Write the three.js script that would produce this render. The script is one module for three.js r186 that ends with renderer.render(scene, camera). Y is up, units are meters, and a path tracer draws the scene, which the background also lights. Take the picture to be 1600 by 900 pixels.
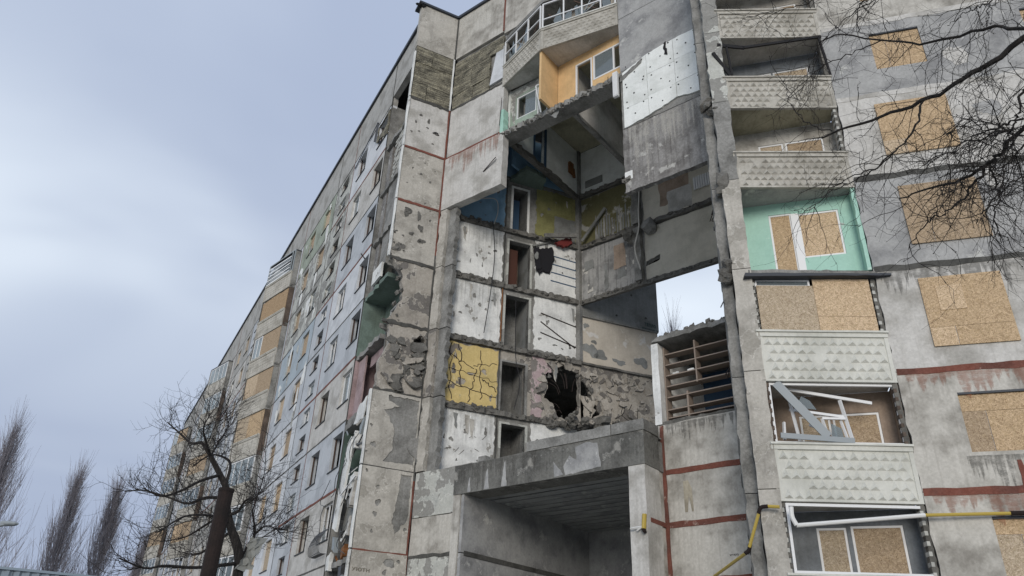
import * as THREE from 'three';
import { mergeGeometries } from 'three/addons/utils/BufferGeometryUtils.js';

// ---------------------------------------------------------------- camera, sky, sun, exposure
const scene = new THREE.Scene();
const camera = new THREE.PerspectiveCamera(41.112, 16 / 9, 0.1, 600);
camera.position.set(0, 1.6, 0);
camera.rotation.order = 'YXZ';
camera.rotation.set(28.76 * Math.PI / 180, 0, 2.3 * Math.PI / 180);
camera.updateMatrixWorld(true);
scene.add(camera);
const renderer = new THREE.WebGLRenderer({ antialias: true });
renderer.setSize(1024, 576);
renderer.toneMapping = THREE.LinearToneMapping;
renderer.toneMappingExposure = 1.2;
renderer.shadowMap.enabled = true;
const sun = new THREE.DirectionalLight(0xfff6ea, 1.5);
sun.position.set(-14, 31, 55);
sun.castShadow = true; sun.shadow.radius = 45;
Object.assign(sun.shadow.camera, { left: -80, right: 50, top: 70, bottom: -50, near: 1, far: 220 });
sun.shadow.mapSize.set(2048, 2048);
scene.add(sun); scene.add(sun.target); sun.target.position.set(-5, 10, -25);

// ---------------------------------------------------------------- random, noise
function rngOf(seed) { let a = seed >>> 0; return () => { a = (a + 0x6D2B79F5) | 0; let t = Math.imul(a ^ (a >>> 15), 1 | a); t = (t + Math.imul(t ^ (t >>> 7), 61 | t)) ^ t; return ((t ^ (t >>> 14)) >>> 0) / 4294967296; }; }
const rnd = rngOf(4711);
const rr = (a, b) => a + (b - a) * rnd();
const clamp = (x, a = 0, b = 1) => Math.min(b, Math.max(a, x));
const sm = (x, a, b) => { const t = clamp((x - a) / (b - a)); return t * t * (3 - 2 * t); };
const mix = (a, b, t) => a + (b - a) * t;
const hash2 = (x, y, s) => { let h = Math.imul(x, 374761393) + Math.imul(y, 668265263) + Math.imul(s, 2246822519); h = Math.imul(h ^ (h >>> 13), 1274126177); return ((h ^ (h >>> 16)) >>> 0) / 4294967296; };
function vn(x, y, px, py, s) {
  const x0 = Math.floor(x), y0 = Math.floor(y); let fx = x - x0, fy = y - y0; fx = fx * fx * (3 - 2 * fx); fy = fy * fy * (3 - 2 * fy);
  const a = ((x0 % px) + px) % px, b = (a + 1) % px, c = ((y0 % py) + py) % py, d = (c + 1) % py;
  return mix(mix(hash2(a, c, s), hash2(b, c, s), fx), mix(hash2(a, d, s), hash2(b, d, s), fx), fy);
}
const TS = 512;
function field(px, py, oct, s) {
  const f = new Float32Array(TS * TS);
  for (let j = 0; j < TS; j++) for (let i = 0; i < TS; i++) {
    let v = 0, a = .5, q = px, w = py, n = 0;
    for (let o = 0; o < oct; o++) { v += a * vn(i / TS * q, j / TS * w, q, w, s + o); n += a; a *= .55; q *= 2; w *= 2; }
    f[j * TS + i] = v / n;
  }
  return f;
}
const FA = field(3, 3, 5, 11), FB = field(5, 5, 5, 23), FC = field(14, 14, 4, 37), FD = field(64, 64, 3, 51), FS = field(40, 2, 4, 67), FW = field(3, 60, 3, 83);
const at = (f, i, j) => f[(((j % TS) + TS) % TS) * TS + (((i % TS) + TS) % TS)];
function dataTex(fn, tile, srgb = true) {
  const d = new Uint8Array(TS * TS * 4);
  for (let j = 0; j < TS; j++) for (let i = 0; i < TS; i++) { const c = fn(i, j), o = (j * TS + i) * 4; d[o] = clamp(c[0], 0, 255); d[o + 1] = clamp(c[1], 0, 255); d[o + 2] = clamp(c[2], 0, 255); d[o + 3] = 255; }
  const t = new THREE.DataTexture(d, TS, TS); t.wrapS = t.wrapT = THREE.RepeatWrapping; t.magFilter = THREE.LinearFilter; t.minFilter = THREE.LinearMipmapLinearFilter; t.generateMipmaps = true;
  if (srgb) t.colorSpace = THREE.SRGBColorSpace; t.repeat.set(1 / tile, 1 / tile); t.needsUpdate = true; return t;
}
const hex = h => [(h >> 16) & 255, (h >> 8) & 255, h & 255];
const mixc = (a, b, t) => [mix(a[0], b[0], t), mix(a[1], b[1], t), mix(a[2], b[2], t)];
// weathered plaster or concrete: base colour, dirty blotches, runs, specks, and flaked patches showing another colour
function wallTex(o) {
  const { base, dirt, flake = null, s = 0, blot = .7, run = .35, fl = .62, grain = 26, tile = 3, pits = 0 } = o;
  const B = hex(base), Dt = hex(dirt), Fl = flake == null ? null : hex(flake);
  return dataTex((i, j) => {
    const a = at(FA, i + s * 37, j + s * 91), b = at(FB, i + s * 53, j + s * 17), c = at(FC, i + s * 29, j + s * 61), d = at(FD, i + s * 71, j + s * 13), st = at(FS, i + s * 19, j + s * 43);
    let col = mixc(B, Dt, clamp(sm(a * .6 + b * .4, .42, .68) * blot + sm(st * .6 + c * .4, .5, .7) * run * .45));
    if (Fl) { const e = b * .55 + c * .3 + a * .15; const t = sm(e, fl - .012, fl + .012); col = mixc(col, Fl, t); if (e > fl - .03 && e < fl - .012) col = mixc(col, [235, 235, 228], .25); }  // flaked patch, with an edge highlight painted as a pale rim round it
    if (pits && c > 1 - pits) col = mixc(col, Dt, .8);
    const g = (d - .5) * grain + (c - .5) * grain * .8 + (hash2(i, j, s + 5) - .5) * grain * .35;
    return [col[0] + g, col[1] + g, col[2] + g];
  }, tile);
}
const grey = v => [v, v, v];
const bumpFine = dataTex((i, j) => grey(128 + (at(FD, i, j) - .5) * 150 + (at(FC, i, j) - .5) * 150), 1.6, false);
const bumpRough = dataTex((i, j) => grey(128 + (at(FC, i, j) - .5) * 260 + (at(FD, i, j) - .5) * 160 + (at(FB, i, j) - .5) * 120), 1.8, false);
const alphaOf = (fn) => dataTex((i, j) => grey(fn(i, j) * 255), 1, false);

const T = {
  plaster: wallTex({ base: 0xc0bfbb, dirt: 0x97958f, s: 1, blot: .75, run: .5 }),
  cream: wallTex({ base: 0xbab8b1, dirt: 0x85827b, s: 2, blot: .85, run: .5 }),
  creamFlaked: wallTex({ base: 0xb3b0a8, dirt: 0x88857e, flake: 0x96938b, s: 3, blot: .7, run: .4, fl: .6, pits: .22 }),
  mottled: wallTex({ base: 0xa5a097, dirt: 0x7a766f, flake: 0x6d6a66, s: 4, blot: .8, fl: .56 }),
  concrete: wallTex({ base: 0x8a8a87, dirt: 0x62625f, s: 5, blot: .8, run: .4, grain: 34 }),
  smooth: wallTex({ base: 0xa2a3a2, dirt: 0x808182, s: 6, blot: .9, run: .3, flake: 0xb0b1ae, fl: .66, grain: 24 }),
  scratched: wallTex({ base: 0x8b8a88, dirt: 0x62605e, flake: 0xa8a8a4, s: 7, blot: .9, run: 1.2, fl: .64, grain: 34 }),
  white: wallTex({ base: 0xe2e4e2, dirt: 0xb4b6b5, s: 8, blot: .7, run: .5, flake: 0x8f8e89, fl: .655, grain: 24 }),
  whiteblue: wallTex({ base: 0xccd0d4, dirt: 0xa3a7ab, s: 9, blot: .5, run: .4, grain: 14 }),
  paleblue: wallTex({ base: 0xa6b2ba, dirt: 0x8a959c, s: 10, blot: .5, run: .5, grain: 14 }),
  flakedgrey: wallTex({ base: 0xb6b8b2, dirt: 0x8d9190, flake: 0x8a8a86, s: 11, blot: .6, fl: .5, grain: 22 }),
  yellow: wallTex({ base: 0xcdb87e, dirt: 0xa39466, flake: 0x77716a, s: 12, blot: .4, fl: .64, grain: 20 }),
  pinkish: wallTex({ base: 0xb2a0a2, dirt: 0x908284, flake: 0x7d7975, s: 13, blot: .5, fl: .55, grain: 20 }),
  beige: wallTex({ base: 0xc2bbae, dirt: 0xa79f93, flake: 0xc9c7c2, s: 14, blot: .6, fl: .63, grain: 14 }),
  olive: wallTex({ base: 0x6e6b4c, dirt: 0x5a573e, flake: 0xa3a29c, s: 15, blot: .5, run: .3, fl: .6, grain: 14 }),
  peel: wallTex({ base: 0xa0a09e, dirt: 0x70706f, flake: 0xbdbbb4, s: 16, blot: .9, run: 1.6, fl: .63, grain: 22 }),
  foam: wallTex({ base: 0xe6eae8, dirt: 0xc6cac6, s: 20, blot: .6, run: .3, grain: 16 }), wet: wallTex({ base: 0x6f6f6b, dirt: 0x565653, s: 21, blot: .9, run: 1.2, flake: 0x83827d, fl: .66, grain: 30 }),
  mint: wallTex({ base: 0xa6cdbf, dirt: 0x92bbac, flake: 0xaab4ae, s: 17, blot: .4, run: .2, fl: .68, grain: 10 }),
  wool: dataTex((i, j) => { const w = at(FW, i, j), b = at(FB, i + 99, j), d = at(FD, i, j + 77), s = at(FS, i, j); const v = .62 + (w - .5) * .8 + (b - .5) * .6 + (d - .5) * .5; const dk = sm(s * .5 + b * .5, .55, .7); return mixc([194 * v, 190 * v, 170 * v], [110, 106, 92], dk * .6); }, 1.5),
  bark: dataTex((i, j) => { const v = .5 + (at(FS, i, j) - .5) * .9 + (at(FC, i, j) - .5) * .5; return [58 * v + 6, 53 * v + 6, 50 * v + 6]; }, .6),
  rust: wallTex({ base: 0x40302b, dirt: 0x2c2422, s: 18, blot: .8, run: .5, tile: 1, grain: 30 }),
  seamred: wallTex({ base: 0x75473b, dirt: 0x5d3e36, s: 19, blot: .8, flake: 0x98857a, fl: .7, tile: 2, grain: 22 }),
};
// strand board: thousands of pressed wood flakes
T.osb = (() => {
  const c = document.createElement('canvas'); c.width = c.height = 1024; const g = c.getContext('2d'); const q = rngOf(77);
  g.fillStyle = '#c2b298'; g.fillRect(0, 0, 1024, 1024);
  for (let n = 0; n < 9500; n++) {
    const x = q() * 1024, y = q() * 1024, l = 14 + q() * 46, w = 4 + q() * 11, a = q() * Math.PI, v = q();
    const r = 170 + v * 66, gg = 154 + v * 66, b = 130 + v * 68; g.fillStyle = `rgba(${r | 0},${gg | 0},${b | 0},0.62)`;
    for (const [dx, dy] of [[0, 0], [x < 60 ? 1024 : x > 964 ? -1024 : 0, 0], [0, y < 60 ? 1024 : y > 964 ? -1024 : 0]]) { g.save(); g.translate(x + dx, y + dy); g.rotate(a); g.fillRect(-l / 2, -w / 2, l, w); g.restore(); }
  }
  for (let n = 0; n < 700; n++) { g.fillStyle = q() < .5 ? 'rgba(92,66,42,.55)' : 'rgba(232,212,174,.6)'; g.save(); g.translate(q() * 1024, q() * 1024); g.rotate(q() * 3.14); g.fillRect(-16, -2, 20 + q() * 22, 3 + q() * 3); g.restore(); }
  const t = new THREE.CanvasTexture(c); t.colorSpace = THREE.SRGBColorSpace; t.wrapS = t.wrapT = THREE.RepeatWrapping; t.repeat.set(1 / 1.35, 1 / 1.35); return t;
})();
const mat = (tex, col = 0xffffff, rough = .95, bump = bumpFine, bs = .004) => new THREE.MeshStandardMaterial({ map: tex, color: col, roughness: rough, bumpMap: bump, bumpScale: bs });
const flat = (col, rough = .8, metal = 0) => new THREE.MeshStandardMaterial({ color: col, roughness: rough, metalness: metal });
const M = {
  plaster: mat(T.plaster), cream: mat(T.cream), creamFlaked: mat(T.creamFlaked, 0xffffff, .95, bumpRough, .008), mottled: mat(T.mottled, 0xffffff, .95, bumpRough, .012),
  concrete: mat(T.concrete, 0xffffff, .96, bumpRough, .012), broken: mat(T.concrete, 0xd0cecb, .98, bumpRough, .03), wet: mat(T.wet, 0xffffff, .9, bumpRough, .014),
  smooth: mat(T.smooth), scratched: mat(T.scratched), white: mat(T.white), whiteblue: mat(T.whiteblue), paleblue: mat(T.paleblue), flakedgrey: mat(T.flakedgrey, 0xffffff, .95, bumpRough, .015),
  greyPanel: mat(T.plaster, 0xe2e3e3), warmPanel: mat(T.cream, 0xe6e0d2), coolPanel: mat(T.whiteblue, 0xe6e8ea), mintPanel: mat(T.plaster, 0xd0ddd0),
  yellow: mat(T.yellow), pinkish: mat(T.pinkish), pink: mat(T.plaster, 0xdac2c8), beige: mat(T.beige), olive: mat(T.olive), peel: mat(T.peel), mint: mat(T.mint), mintPale: mat(T.plaster, 0xcfe4d8),
  teal: mat(T.plaster, 0x93aaa4), tealDark: mat(T.plaster, 0x6f8a84), blue: mat(T.foam, 0x94b8d8), paleBeige: mat(T.foam, 0xe2d9cc), orange: mat(T.foam, 0xf0c896), lime: mat(T.plaster, 0xb4b47c), ceil: mat(T.plaster, 0xeeebd2), blueGrey: mat(T.plaster, 0xa9b1bb),
  parapet: mat(T.plaster, 0xeeece6), parapetWhite: mat(T.foam, 0xe2dfd9), loggiaWall: mat(T.beige, 0xffffff), rose: mat(T.plaster, 0xd9c4b4),
  wool: mat(T.wool, 0xf2f0ec, 1, bumpRough, .05), osb: mat(T.osb, 0xe6dfd6, .85), osbDark: mat(T.osb, 0xc9bba8, .85), osbWarm: mat(T.osb, 0xf4e6d2, .85), foam: mat(T.foam, 0xffffff, .9), foamGrey: mat(T.plaster, 0xb4b8ba),
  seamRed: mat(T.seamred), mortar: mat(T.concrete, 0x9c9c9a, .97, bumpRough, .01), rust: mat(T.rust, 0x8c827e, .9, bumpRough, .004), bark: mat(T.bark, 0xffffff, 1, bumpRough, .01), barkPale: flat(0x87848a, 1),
  brickWhite: mat(T.white, 0xd0cfca), brickBrown: mat(T.concrete, 0xb09c90), brickGrey: mat(T.concrete, 0xd0cdc8),
  whiteFrame: flat(0xdcdedf, .45), brownFrame: flat(0x4b3a30, .7), greyFrame: flat(0x8d9599, .55), blueDoor: flat(0x33506c, .6), doorBrown: flat(0x4a2a1e, .6),
  glass: new THREE.MeshPhysicalMaterial({ color: 0xb9c4c8, roughness: .04, transmission: .75, thickness: 0, ior: 1.5 }),
  flashing: flat(0x3c4046, .6, .4), steel: flat(0x5c5d5e, .5, .7), rebar: flat(0x2f2622, .9), black: flat(0x1b1b1d, .9), yellowPipe: flat(0xb09a45, .5), whitePipe: flat(0xd9dad8, .45),
  cable: flat(0x25262a, .8), cableWhite: flat(0xbdbcb6, .8), wood: mat(T.osb, 0x9c7350, .8), shelfFront: flat(0x8d8075, .7), shelfDark: mat(T.osb, 0x7d6a60, .7), plank: mat(T.smooth, 0xe8ecee), ground: mat(T.plaster, 0xf2eee6, 1, bumpRough, .03), cloth: flat(0x1f1f24, 1), clothRed: flat(0x6c2b2a, 1), tarp: flat(0x858783, .9),
  fence: flat(0x7d8b96, .5, .3), blueTarp: flat(0x1d4f92, .7),
};

// ---------------------------------------------------------------- frames of the walls (azimuth from the view axis, + to the right)
const RAD = Math.PI / 180, I4 = new THREE.Matrix4();
function frame(x, z, a) { // local x runs along the wall, local z points out of it
  const u = [Math.sin(a * RAD), -Math.cos(a * RAD)], n = [Math.cos(a * RAD), Math.sin(a * RAD)];
  const m = new THREE.Matrix4().makeBasis(new THREE.Vector3(u[0], 0, u[1]), new THREE.Vector3(0, 1, 0), new THREE.Vector3(n[0], 0, n[1])).setPosition(x, 0, z);
  return { x, z, a, u, n, m, pt: (q, w = 0) => [x + u[0] * q + n[0] * w, z + u[1] * q + n[1] * w] };
}
const WORLD = { m: I4 };
const polar = (az, d) => [d * Math.sin(az * RAD), -d * Math.cos(az * RAD)];
const frame2 = (p, q) => frame(p[0], p[1], Math.atan2(q[0] - p[0], -(q[1] - p[1])) / RAD);
const V2 = polar(-6.67, 27.34), V1 = [-4.928, -26.281], C0 = polar(5.8, 29.75);
const FL = frame(V1[0] * 1.045, V1[1] * 1.045, 151.9), FA_ = frame(V1[0], V1[1], 63.5), FBp = frame(V2[0], V2[1], 129.4), FWl = frame(V2[0], V2[1], 68.4), FK = frame(C0[0], C0[1], 129.4), FN = frame(C0[0], C0[1], 39.4);
const R0 = polar(32.6, 19.19), FR = frame(R0[0], R0[1], 107.1);
const Y = k => 6.05 + 2.8 * k;
const tmpV = new THREE.Vector3();
function ray(px, py) { tmpV.set((px - 800) / 1200, (450 - py) / 1200, -1).applyMatrix4(new THREE.Matrix4().extractRotation(camera.matrixWorld)); return [tmpV.x, tmpV.y, tmpV.z]; }
function hit(F, px, py, off = 0) { // where a line of sight meets a wall's plane: [along the wall, height]
  const d = ray(px, py), ox = F.x + F.n[0] * off, oz = F.z + F.n[1] * off;
  const t = (F.n[0] * ox + F.n[1] * oz) / (F.n[0] * d[0] + F.n[1] * d[2]);
  return [(t * d[0] - F.x) * F.u[0] + (t * d[2] - F.z) * F.u[1], 1.6 + t * d[1]];
}
const PX = (F, list, off = 0) => list.map(([a, b]) => hit(F, a, b, off));
function at3(px, py, dh) { const d = ray(px, py), t = dh / Math.hypot(d[0], d[2]); return new THREE.Vector3(d[0] * t, 1.6 + d[1] * t, d[2] * t); }

// ---------------------------------------------------------------- geometry helpers (all in the wall's own axes: along, up, out)
function ring(poly) { return poly.map(p => new THREE.Vector2(p[0], p[1])); }
function ext(poly, z0, z1, holes = [], bevel = 0) {
  const s = new THREE.Shape(ring(poly)); for (const h of holes) s.holes.push(new THREE.Path(ring(h)));
  const b = Math.min(bevel, (z1 - z0) / 3);
  const g = new THREE.ExtrudeGeometry(s, { depth: z1 - z0 - 2 * b, bevelEnabled: b > 0, bevelThickness: b, bevelSize: b, bevelOffset: -b, bevelSegments: 1, curveSegments: 4 });
  g.translate(0, 0, z0 + b); return g;
}
const rect = (a, b, c, d) => [[a, c], [b, c], [b, d], [a, d]];
const bx = (u0, u1, y0, y1, z0, z1) => { const g = new THREE.BoxGeometry(u1 - u0, y1 - y0, z1 - z0); g.translate((u0 + u1) / 2, (y0 + y1) / 2, (z0 + z1) / 2); return g; };
// polygon in plan (along, out), thick in height
function plan(poly, y0, y1) { const g = ext(poly.map(([u, z]) => [u, -z]), 0, y1 - y0); g.rotateX(-Math.PI / 2); g.translate(0, y0, 0); return g; }
function rag(poly, step = .18, amp = .05, q = rnd, skip = []) {
  const out = [];
  for (let i = 0; i < poly.length; i++) {
    const a = poly[i], b = poly[(i + 1) % poly.length], L = Math.hypot(b[0] - a[0], b[1] - a[1]), n = skip.includes(i) ? 1 : Math.max(1, Math.round(L / step));
    for (let k = 0; k < n; k++) { const t = k / n + (k ? (q() - .5) * .5 / n : 0), nx = -(b[1] - a[1]) / (L || 1), ny = (b[0] - a[0]) / (L || 1), e = k ? (q() - .5) * 2 * amp : 0; out.push([mix(a[0], b[0], t) + nx * e, mix(a[1], b[1], t) + ny * e]); }
  }
  return out;
}
function blob(cx, cy, rx, ry, n = 18, amp = .3, q = rnd) { const o = []; const p = q() * 7; for (let i = 0; i < n; i++) { const t = i / n * Math.PI * 2, r = 1 + amp * (.6 * Math.sin(t * 2 + p) + .5 * Math.sin(t * 3 + p * 2) + (q() - .5) * .9); o.push([cx + Math.cos(t) * rx * r, cy + Math.sin(t) * ry * r]); } return o; }
function bar(p, q, w, h = w, n = 4) { // straight square or round bar between two points
  const a = new THREE.Vector3(...p), b = new THREE.Vector3(...q), L = a.distanceTo(b);
  const g = n === 4 ? new THREE.BoxGeometry(w, L, h) : new THREE.CylinderGeometry(w / 2, w / 2, L, n);
  g.applyQuaternion(new THREE.Quaternion().setFromUnitVectors(new THREE.Vector3(0, 1, 0), b.clone().sub(a).normalize())); g.translate((a.x + b.x) / 2, (a.y + b.y) / 2, (a.z + b.z) / 2); return g;
}
function tube(pts, r, seg = 24, n = 7) { return new THREE.TubeGeometry(new THREE.CatmullRomCurve3(pts.map(p => p.isVector3 ? p : new THREE.Vector3(...p)), false, 'centripetal'), seg, r, n); }
function chunk(c, s, q = rnd) { // broken lump of concrete
  const g = new THREE.IcosahedronGeometry(1, q() < .3 ? 1 : 0), p = g.attributes.position, m = new Map();
  const sx = s * (.7 + q() * .7), sy = s * (.5 + q() * .5), sz = s * (.6 + q() * .6);
  for (let i = 0; i < p.count; i++) { const key = [p.getX(i), p.getY(i), p.getZ(i)].map(v => v.toFixed(3)).join(); if (!m.has(key)) m.set(key, .55 + q() * .9); const k = m.get(key); p.setXYZ(i, p.getX(i) * k * sx, p.getY(i) * k * sy, p.getZ(i) * k * sz); }
  g.rotateY(q() * 6); g.rotateX(q() * 6); g.translate(...c); return g;
}
// flat broken plate lying on a wall, turned a little out of it
function plate(u, y, z, s, q = rnd) { const g = ext(rag(blob(0, 0, s, s * (.5 + q() * .6), 7, .45, q), .12, .02, q), 0, .03 + q() * .06); g.rotateX((q() - .5) * .7); g.rotateY((q() - .5) * .7); g.rotateZ(q() * 6); g.translate(u, y, z); return g; }
function uvMetres(g, keep) {
  g = g.index ? g.toNonIndexed() : g; g.computeVertexNormals();
  if (keep) return g;
  const p = g.attributes.position, n = g.attributes.normal, uv = new Float32Array(p.count * 2);
  for (let i = 0; i < p.count; i++) { const ax = Math.abs(n.getX(i)), ay = Math.abs(n.getY(i)), az = Math.abs(n.getZ(i)); const x = p.getX(i), y = p.getY(i), z = p.getZ(i); if (az >= ax && az >= ay) { uv[2 * i] = x; uv[2 * i + 1] = y; } else if (ax >= ay) { uv[2 * i] = z; uv[2 * i + 1] = y; } else { uv[2 * i] = x; uv[2 * i + 1] = z; } }
  g.setAttribute('uv', new THREE.BufferAttribute(uv, 2)); return g;
}
const clean = g => { for (const k of Object.keys(g.attributes)) if (!['position', 'normal', 'uv'].includes(k)) g.deleteAttribute(k); g.morphAttributes = {}; return g; };
const taken = {};
const numbered = n => { const c = taken[n] = (taken[n] || 0) + 1; return c === 1 ? n : `${n}_${String(c - 1).padStart(3, '0')}`; };
function thing(name, label, category, base = [0, 0, 0], group) { const o = new THREE.Group(); o.name = numbered(name); o.position.set(...base); o.userData = { label, category }; if (group) o.userData.group = group; scene.add(o); return o; }
const rootOf = o => { while (o.parent && o.parent !== scene) o = o.parent; return o; };
function part(parent, F, name, geos, m, label, keepUV = false) {
  geos = (Array.isArray(geos) ? geos : [geos]).map(g => clean(uvMetres(g, keepUV)));
  const g = geos.length > 1 ? mergeGeometries(geos) : geos[0];
  if (!keepUV) { const a = Math.floor(rnd() * 40) * .37, b = Math.floor(rnd() * 40) * .29, uv = g.attributes.uv; for (let i = 0; i < uv.count; i++) uv.setXY(i, uv.getX(i) + a, uv.getY(i) + b); }
  g.applyMatrix4(F.m); const r = rootOf(parent); g.translate(-r.position.x, -r.position.y, -r.position.z);
  const o = new THREE.Mesh(g, m); o.name = name; o.castShadow = o.receiveShadow = true; if (label) o.userData.label = label; if (name === 'rubble') o.userData.kind = 'stuff'; parent.add(o); return o;
}
function solo(name, label, category, F, geos, m, group, kind) { // a thing that is one mesh, placed at the middle of its base
  const t = thing(name, label, category); const o = part(t, F, name, geos, m); scene.remove(t);
  o.geometry.computeBoundingBox(); const b = o.geometry.boundingBox, c = [(b.min.x + b.max.x) / 2, b.min.y, (b.min.z + b.max.z) / 2];
  o.geometry.translate(-c[0], -c[1], -c[2]); o.position.set(...c); o.name = t.name; o.userData = kind ? { kind } : { label, category }; if (group) o.userData.group = group; scene.add(o); return o;
}
// stain or print: a thin coat with an outline of its own, 4 mm proud of its wall
function coat(parent, F, name, poly4, z, m) { // poly4: lower left, lower right, upper right, upper left
  const g = new THREE.BufferGeometry(); const p = []; for (const i of [0, 1, 2, 0, 2, 3]) p.push(poly4[i][0], poly4[i][1], z);
  g.setAttribute('position', new THREE.Float32BufferAttribute(p, 3)); g.setAttribute('uv', new THREE.Float32BufferAttribute([0, 0, 1, 0, 1, 1, 0, 0, 1, 1, 0, 1], 2));
  return part(parent, F, name, g, m, null, true);
}
function runsMat(col, seed, dens = .5, amax = .5) { // trickles and grime that hang from the upper edge, broken by grain
  const a = alphaOf((i, j) => { const v = 1 - j / TS, w = at(FC, i + seed * 7, 40) * .5 + at(FS, i + seed * 31, 5) * .5, l = Math.max(0, (w - .36) * 2.6), e = sm(l - v, -.02, .16); const g = at(FS, i + seed * 31, j) * .45 + at(FC, i + seed, j) * .3 + at(FD, i, j + seed) * .25; return e * sm(g, 1 - dens - .16, 1 - dens + .16) * amax; });
  return new THREE.MeshStandardMaterial({ color: col, roughness: .95, alphaMap: a, transparent: true });
}
const MR = { rust: runsMat(0x9a5c40, 3, .56, .34), dark: runsMat(0x5c5b57, 9, .56, .42), pale: runsMat(0xd2d0c8, 17, .52, .4), grime: runsMat(0x6d6a62, 27, .52, .2) };
function printMat(lines, col, w, h) {
  const c = document.createElement('canvas'); c.width = w; c.height = h; const g = c.getContext('2d'); g.fillStyle = '#000'; g.fillRect(0, 0, w, h); g.fillStyle = '#fff';
  for (const [t, x, y, s] of lines) { g.font = `bold ${s}px sans-serif`; g.fillText(t, x, y); }
  const t = new THREE.CanvasTexture(c); return new THREE.MeshStandardMaterial({ color: col, roughness: .9, alphaMap: t, transparent: true });
}

// ---------------------------------------------------------------- sky: an overcast dome of soft cloud
{
  const w = 1024, h = 512, d = new Float32Array(w * h * 4);
  for (let j = 0; j < h; j++) for (let i = 0; i < w; i++) {
    const el = ((j + .5) / h - .5) * Math.PI, e = Math.max(el, 0), u = i / w;
    const sy = 1 / (.3 + Math.sin(e)), wx = (vn(u * 6, sy * 2.2, 6, 4096, 301) - .5) * .09, wy = (vn(u * 6, sy * 2.2, 6, 4096, 302) - .5) * .5;
    let v = 0, a = .5, q = 4, n = 0;
    for (let o = 0; o < 6; o++) { v += a * vn((u + wx + 1) * q, (sy * .6 + wy + 3.1) * q * .5, q, 4096, 211 + o); n += a; a *= .52; q *= 2; }
    v /= n; const be = (el - .4) / .15, c = clamp(sm(v, .4, .62) * .62 * (1 - .72 * sm(el, .42, .7)) + .62 * Math.exp(-be * be) * sm(v, .28, .5)), lift = .97 + .12 * Math.sin(e);
    const o = ((j) * w + i) * 4;
    d[o] = mix(.34, .66, c) * lift; d[o + 1] = mix(.4, .73, c) * lift; d[o + 2] = mix(.53, .815, c) * lift; d[o + 3] = 1;
    if (el < 0) { d[o] *= .5; d[o + 1] *= .5; d[o + 2] *= .5; }
  }
  const t = new THREE.DataTexture(d, w, h, THREE.RGBAFormat, THREE.FloatType); t.mapping = THREE.EquirectangularReflectionMapping; t.magFilter = t.minFilter = THREE.LinearFilter; t.wrapS = THREE.RepeatWrapping; t.needsUpdate = true;
  scene.background = t; scene.environment = t; scene.environmentIntensity = 1; scene.backgroundIntensity = 1;
}
// ---------------------------------------------------------------- ground
{
  const g = new THREE.PlaneGeometry(900, 900, 1, 1); g.rotateX(-Math.PI / 2);
  solo('ground', '', '', WORLD, g, M.ground, null, 'structure');
}
const OSB = [0xe6e1da, 0xd2cac0, 0xf0e6d8, 0xc8c0b6, 0xe0d4c2, 0xd8d6d2].map(c => mat(T.osb, c, .85)); let osbN = 0; const osb = () => OSB[(osbN = (osbN * 5 + 3) % 6, Math.floor(rnd() * 6))];
// ================================================================ left wing
const lumpRow = (u0, u1, y, z, n, s) => { const g = []; for (let i = 0; i < n; i++) g.push(chunk([mix(u0, u1, (i + rnd()) / n), y + rr(-.03, .03), z + rr(-.04, .04)], s * rr(.5, 1.2))); return g; };
function frameBars(u0, u1, y0, y1, z, w = .07, t = .06, mull = [.5], trans = []) {
  const g = [bx(u0, u1, y0, y0 + w, z, z + t), bx(u0, u1, y1 - w, y1, z, z + t), bx(u0, u0 + w, y0 + w, y1 - w, z, z + t), bx(u1 - w, u1, y0 + w, y1 - w, z, z + t)];
  for (const f of mull) { const c = mix(u0, u1, f); g.push(bx(c - w * .5, c + w * .5, y0 + w, y1 - w, z + .003, z + t - .003)); }
  for (const [f, a, b] of trans) { const c = mix(y0, y1, f); g.push(bx(mix(u0, u1, a) + w, mix(u0, u1, b) - w * .5, c - w * .4, c + w * .4, z + .006, z + t - .006)); }
  return g;
}
function win(b, F, u0, u1, y0, y1, kind, z = -.16) {
  const m = .004;
  if (kind === 'board') { const o = part(b, F, 'board', bx(u0 + m, u1 - m, y0 + m, y1 - m, z + .03, z + .055), osb()); if (rnd() < .6) part(o, F, 'strip', bx(u0 + m, u1 - m, mix(y0, y1, .76), mix(y0, y1, .76) + .02, z + .055, z + .062), M.wood); return o; }
  if (kind === 'void') { return part(b, F, 'window', [bx(u0 + m, u0 + .06, y0 + m, y1 - m, z, z + .05), bx(u0 + .06, u1 - m, y0 + m, y0 + .06, z, z + .05)], M.brownFrame); }
  if (kind === 'shard') { const o = part(b, F, 'window', frameBars(u0 + m, u1 - m, y0 + m, y1 - m, z, .06, .05, [.42]), M.whiteFrame); part(o, F, 'pane', ext([[u0 + .08, y0 + .1], [mix(u0, u1, .38), y0 + .1], [mix(u0, u1, .3), mix(y0, y1, rr(.3, .6))], [u0 + .08, mix(y0, y1, rr(.5, .9))]], z + .02, z + .028), M.glass); return o; }
  const o = part(b, F, 'window', frameBars(u0 + m, u1 - m, y0 + m, y1 - m, z, .06, .05, kind === 'small' ? [] : [.55]), rnd() < .7 ? M.whiteFrame : M.brownFrame);
  part(o, F, 'pane', bx(u0 + .07, u1 - .07, y0 + .07, y1 - .07, z + .02, z + .028), M.glass); return o;
}
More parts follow.
